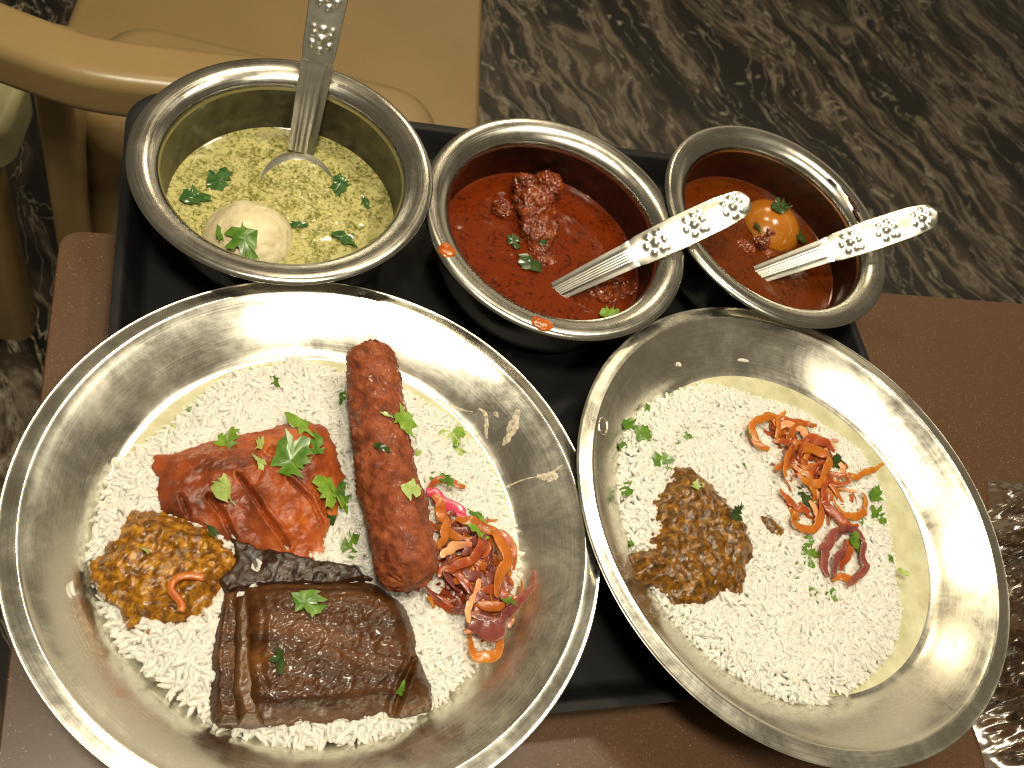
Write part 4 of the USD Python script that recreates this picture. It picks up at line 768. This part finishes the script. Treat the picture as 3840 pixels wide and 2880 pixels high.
# ------------------------------------------------------------------ smears on the left plate, stamp on the right plate
def smear(pts, w, seed):
    c, N = PL[1]; X, Y, Z = basis(N); P = spline([rest(x, y) for x, y in pts], 30); P = P - (c - N * PH); P = np.c_[P @ X, P @ Y, P @ Z]; rad = np.hypot(P[:, 0], P[:, 1]); pr = np.array(prof[:21]); P[:, 2] = np.interp(rad, pr[:, 0], pr[:, 1]) + .00012
    t = np.linspace(0, 1, 30); r = w / 2 * (.35 + 1.3 * meshkit.fbm(np.c_[t * 7, t * 0, t * 0 + seed], 3, seed)) * np.sin(np.pi * np.clip(t, .06, .94)) ** .5
    rd = np.c_[P[:, 0] / rad, P[:, 1] / rad, np.zeros(30)]; up = rd * -.65 + [0, 0, .76]
    d = np.gradient(P, axis=0); d /= np.linalg.norm(d, axis=1)[:, None]; s = np.cross(d, up); s /= np.linalg.norm(s, axis=1)[:, None]
    m = plate_grid(P + up * .0002, None, s, up, r, np.zeros((30, 5)), .0003); obj('dried_smear', m, M['smear'], PT[1], smooth=True)
for pts, w, sd in (([(1034, 883), (1048, 895), (1050, 930), (1052, 948)], .0022, 1), ([(1118, 885), (1112, 910), (1100, 940), (1086, 962)], .0052, 2), ([(1100, 915), (1098, 935)], .0022, 3), ([(1160, 1028), (1180, 1030), (1205, 1028)], .0048, 4), ([(1060, 1058), (1110, 1045), (1160, 1030)], .0010, 5), ([(1180, 1030), (1200, 1015), (1215, 1003)], .0012, 6), ([(1068, 890), (1076, 902)], .0022, 7), ([(945, 862), (980, 880), (1020, 890)], .0016, 8)):
    smear(pts, w, sd)
c, N = PL[2]; X, Y, Z = basis(N); q = rest(1303, 920) - (c - N * PH); q = np.array([q @ X, q @ Y, q @ Z]); a = math.atan2(q[1], q[0]); R_ = math.hypot(q[0], q[1])
ring = []
for j in range(41):
    b = j / 40 * 2 * np.pi; u, w = .0032 * math.cos(b), .0050 * math.sin(b); rr = R_ + u; aa = a + w / R_; pr = np.array(prof[:21]); ring.append((rr * math.cos(aa), rr * math.sin(aa), np.interp(rr, pr[:, 0], pr[:, 1]) + .0001))
obj('stamp', tube(ring, .0006, 8), M['plate'], PT[2], smooth=True)

# ------------------------------------------------------------------ crinkled clear wrap on the table at right
def wrap():
    n, m = 170, 130; u, w = np.meshgrid(np.linspace(0, 1, m), np.linspace(0, 1, n))
    a, b, e = at(2085, 1700, 0), at(2120, 1050, 0), at(2420, 1000, 0)
    le = np.stack([a[0] + (b[0] - a[0]) * w + .012 * np.sin(w * 9) - .018 * np.sin(w * np.pi), a[1] - .03 + (b[1] - a[1] + .035) * w], -1)
    X = le[..., 0] + u * .22; Y = le[..., 1] + u * .02
    P = np.stack([X * 30, Y * 30, X * 0], -1); wx = meshkit.fbm(P * .8, 3, 4); P2 = np.stack([X * 26 + 3 * wx, Y * 95 + 4 * wx, X * 0 + 2], -1); P3 = np.stack([X * 120, Y * 170, X * 0], -1)
    rid = 1 - np.abs(2 * meshkit.fbm(P2, 2, 7) - 1) * 1.6; rid2 = 1 - np.abs(2 * meshkit.noise(P3, 5) - 1)
    ed = np.clip(np.minimum(np.minimum(u, .0 + u + .02) / .12, np.minimum(w, 1 - w) / .06), 0, 1)
    Zz = .0015 + ed * (.012 * meshkit.fbm(P, 3, 9) + .012 * np.clip(rid, 0, 1) ** 2 + .004 * rid2)
    v = np.stack([X, Y, Zz], -1).reshape(-1, 3); i = (np.arange(n - 1)[:, None] * m + np.arange(m - 1)).ravel()
    f = np.vstack([np.c_[i, i + 1, i + m + 1], np.c_[i, i + m + 1, i + m]])
    tag(obj('plastic_wrap', (v, f), M['wrap'], base=np.r_[v[:, :2].mean(0), 0], smooth=25), 'crinkled clear plastic wrap on the table right of the right plate', 'plastic wrap')
wrap()
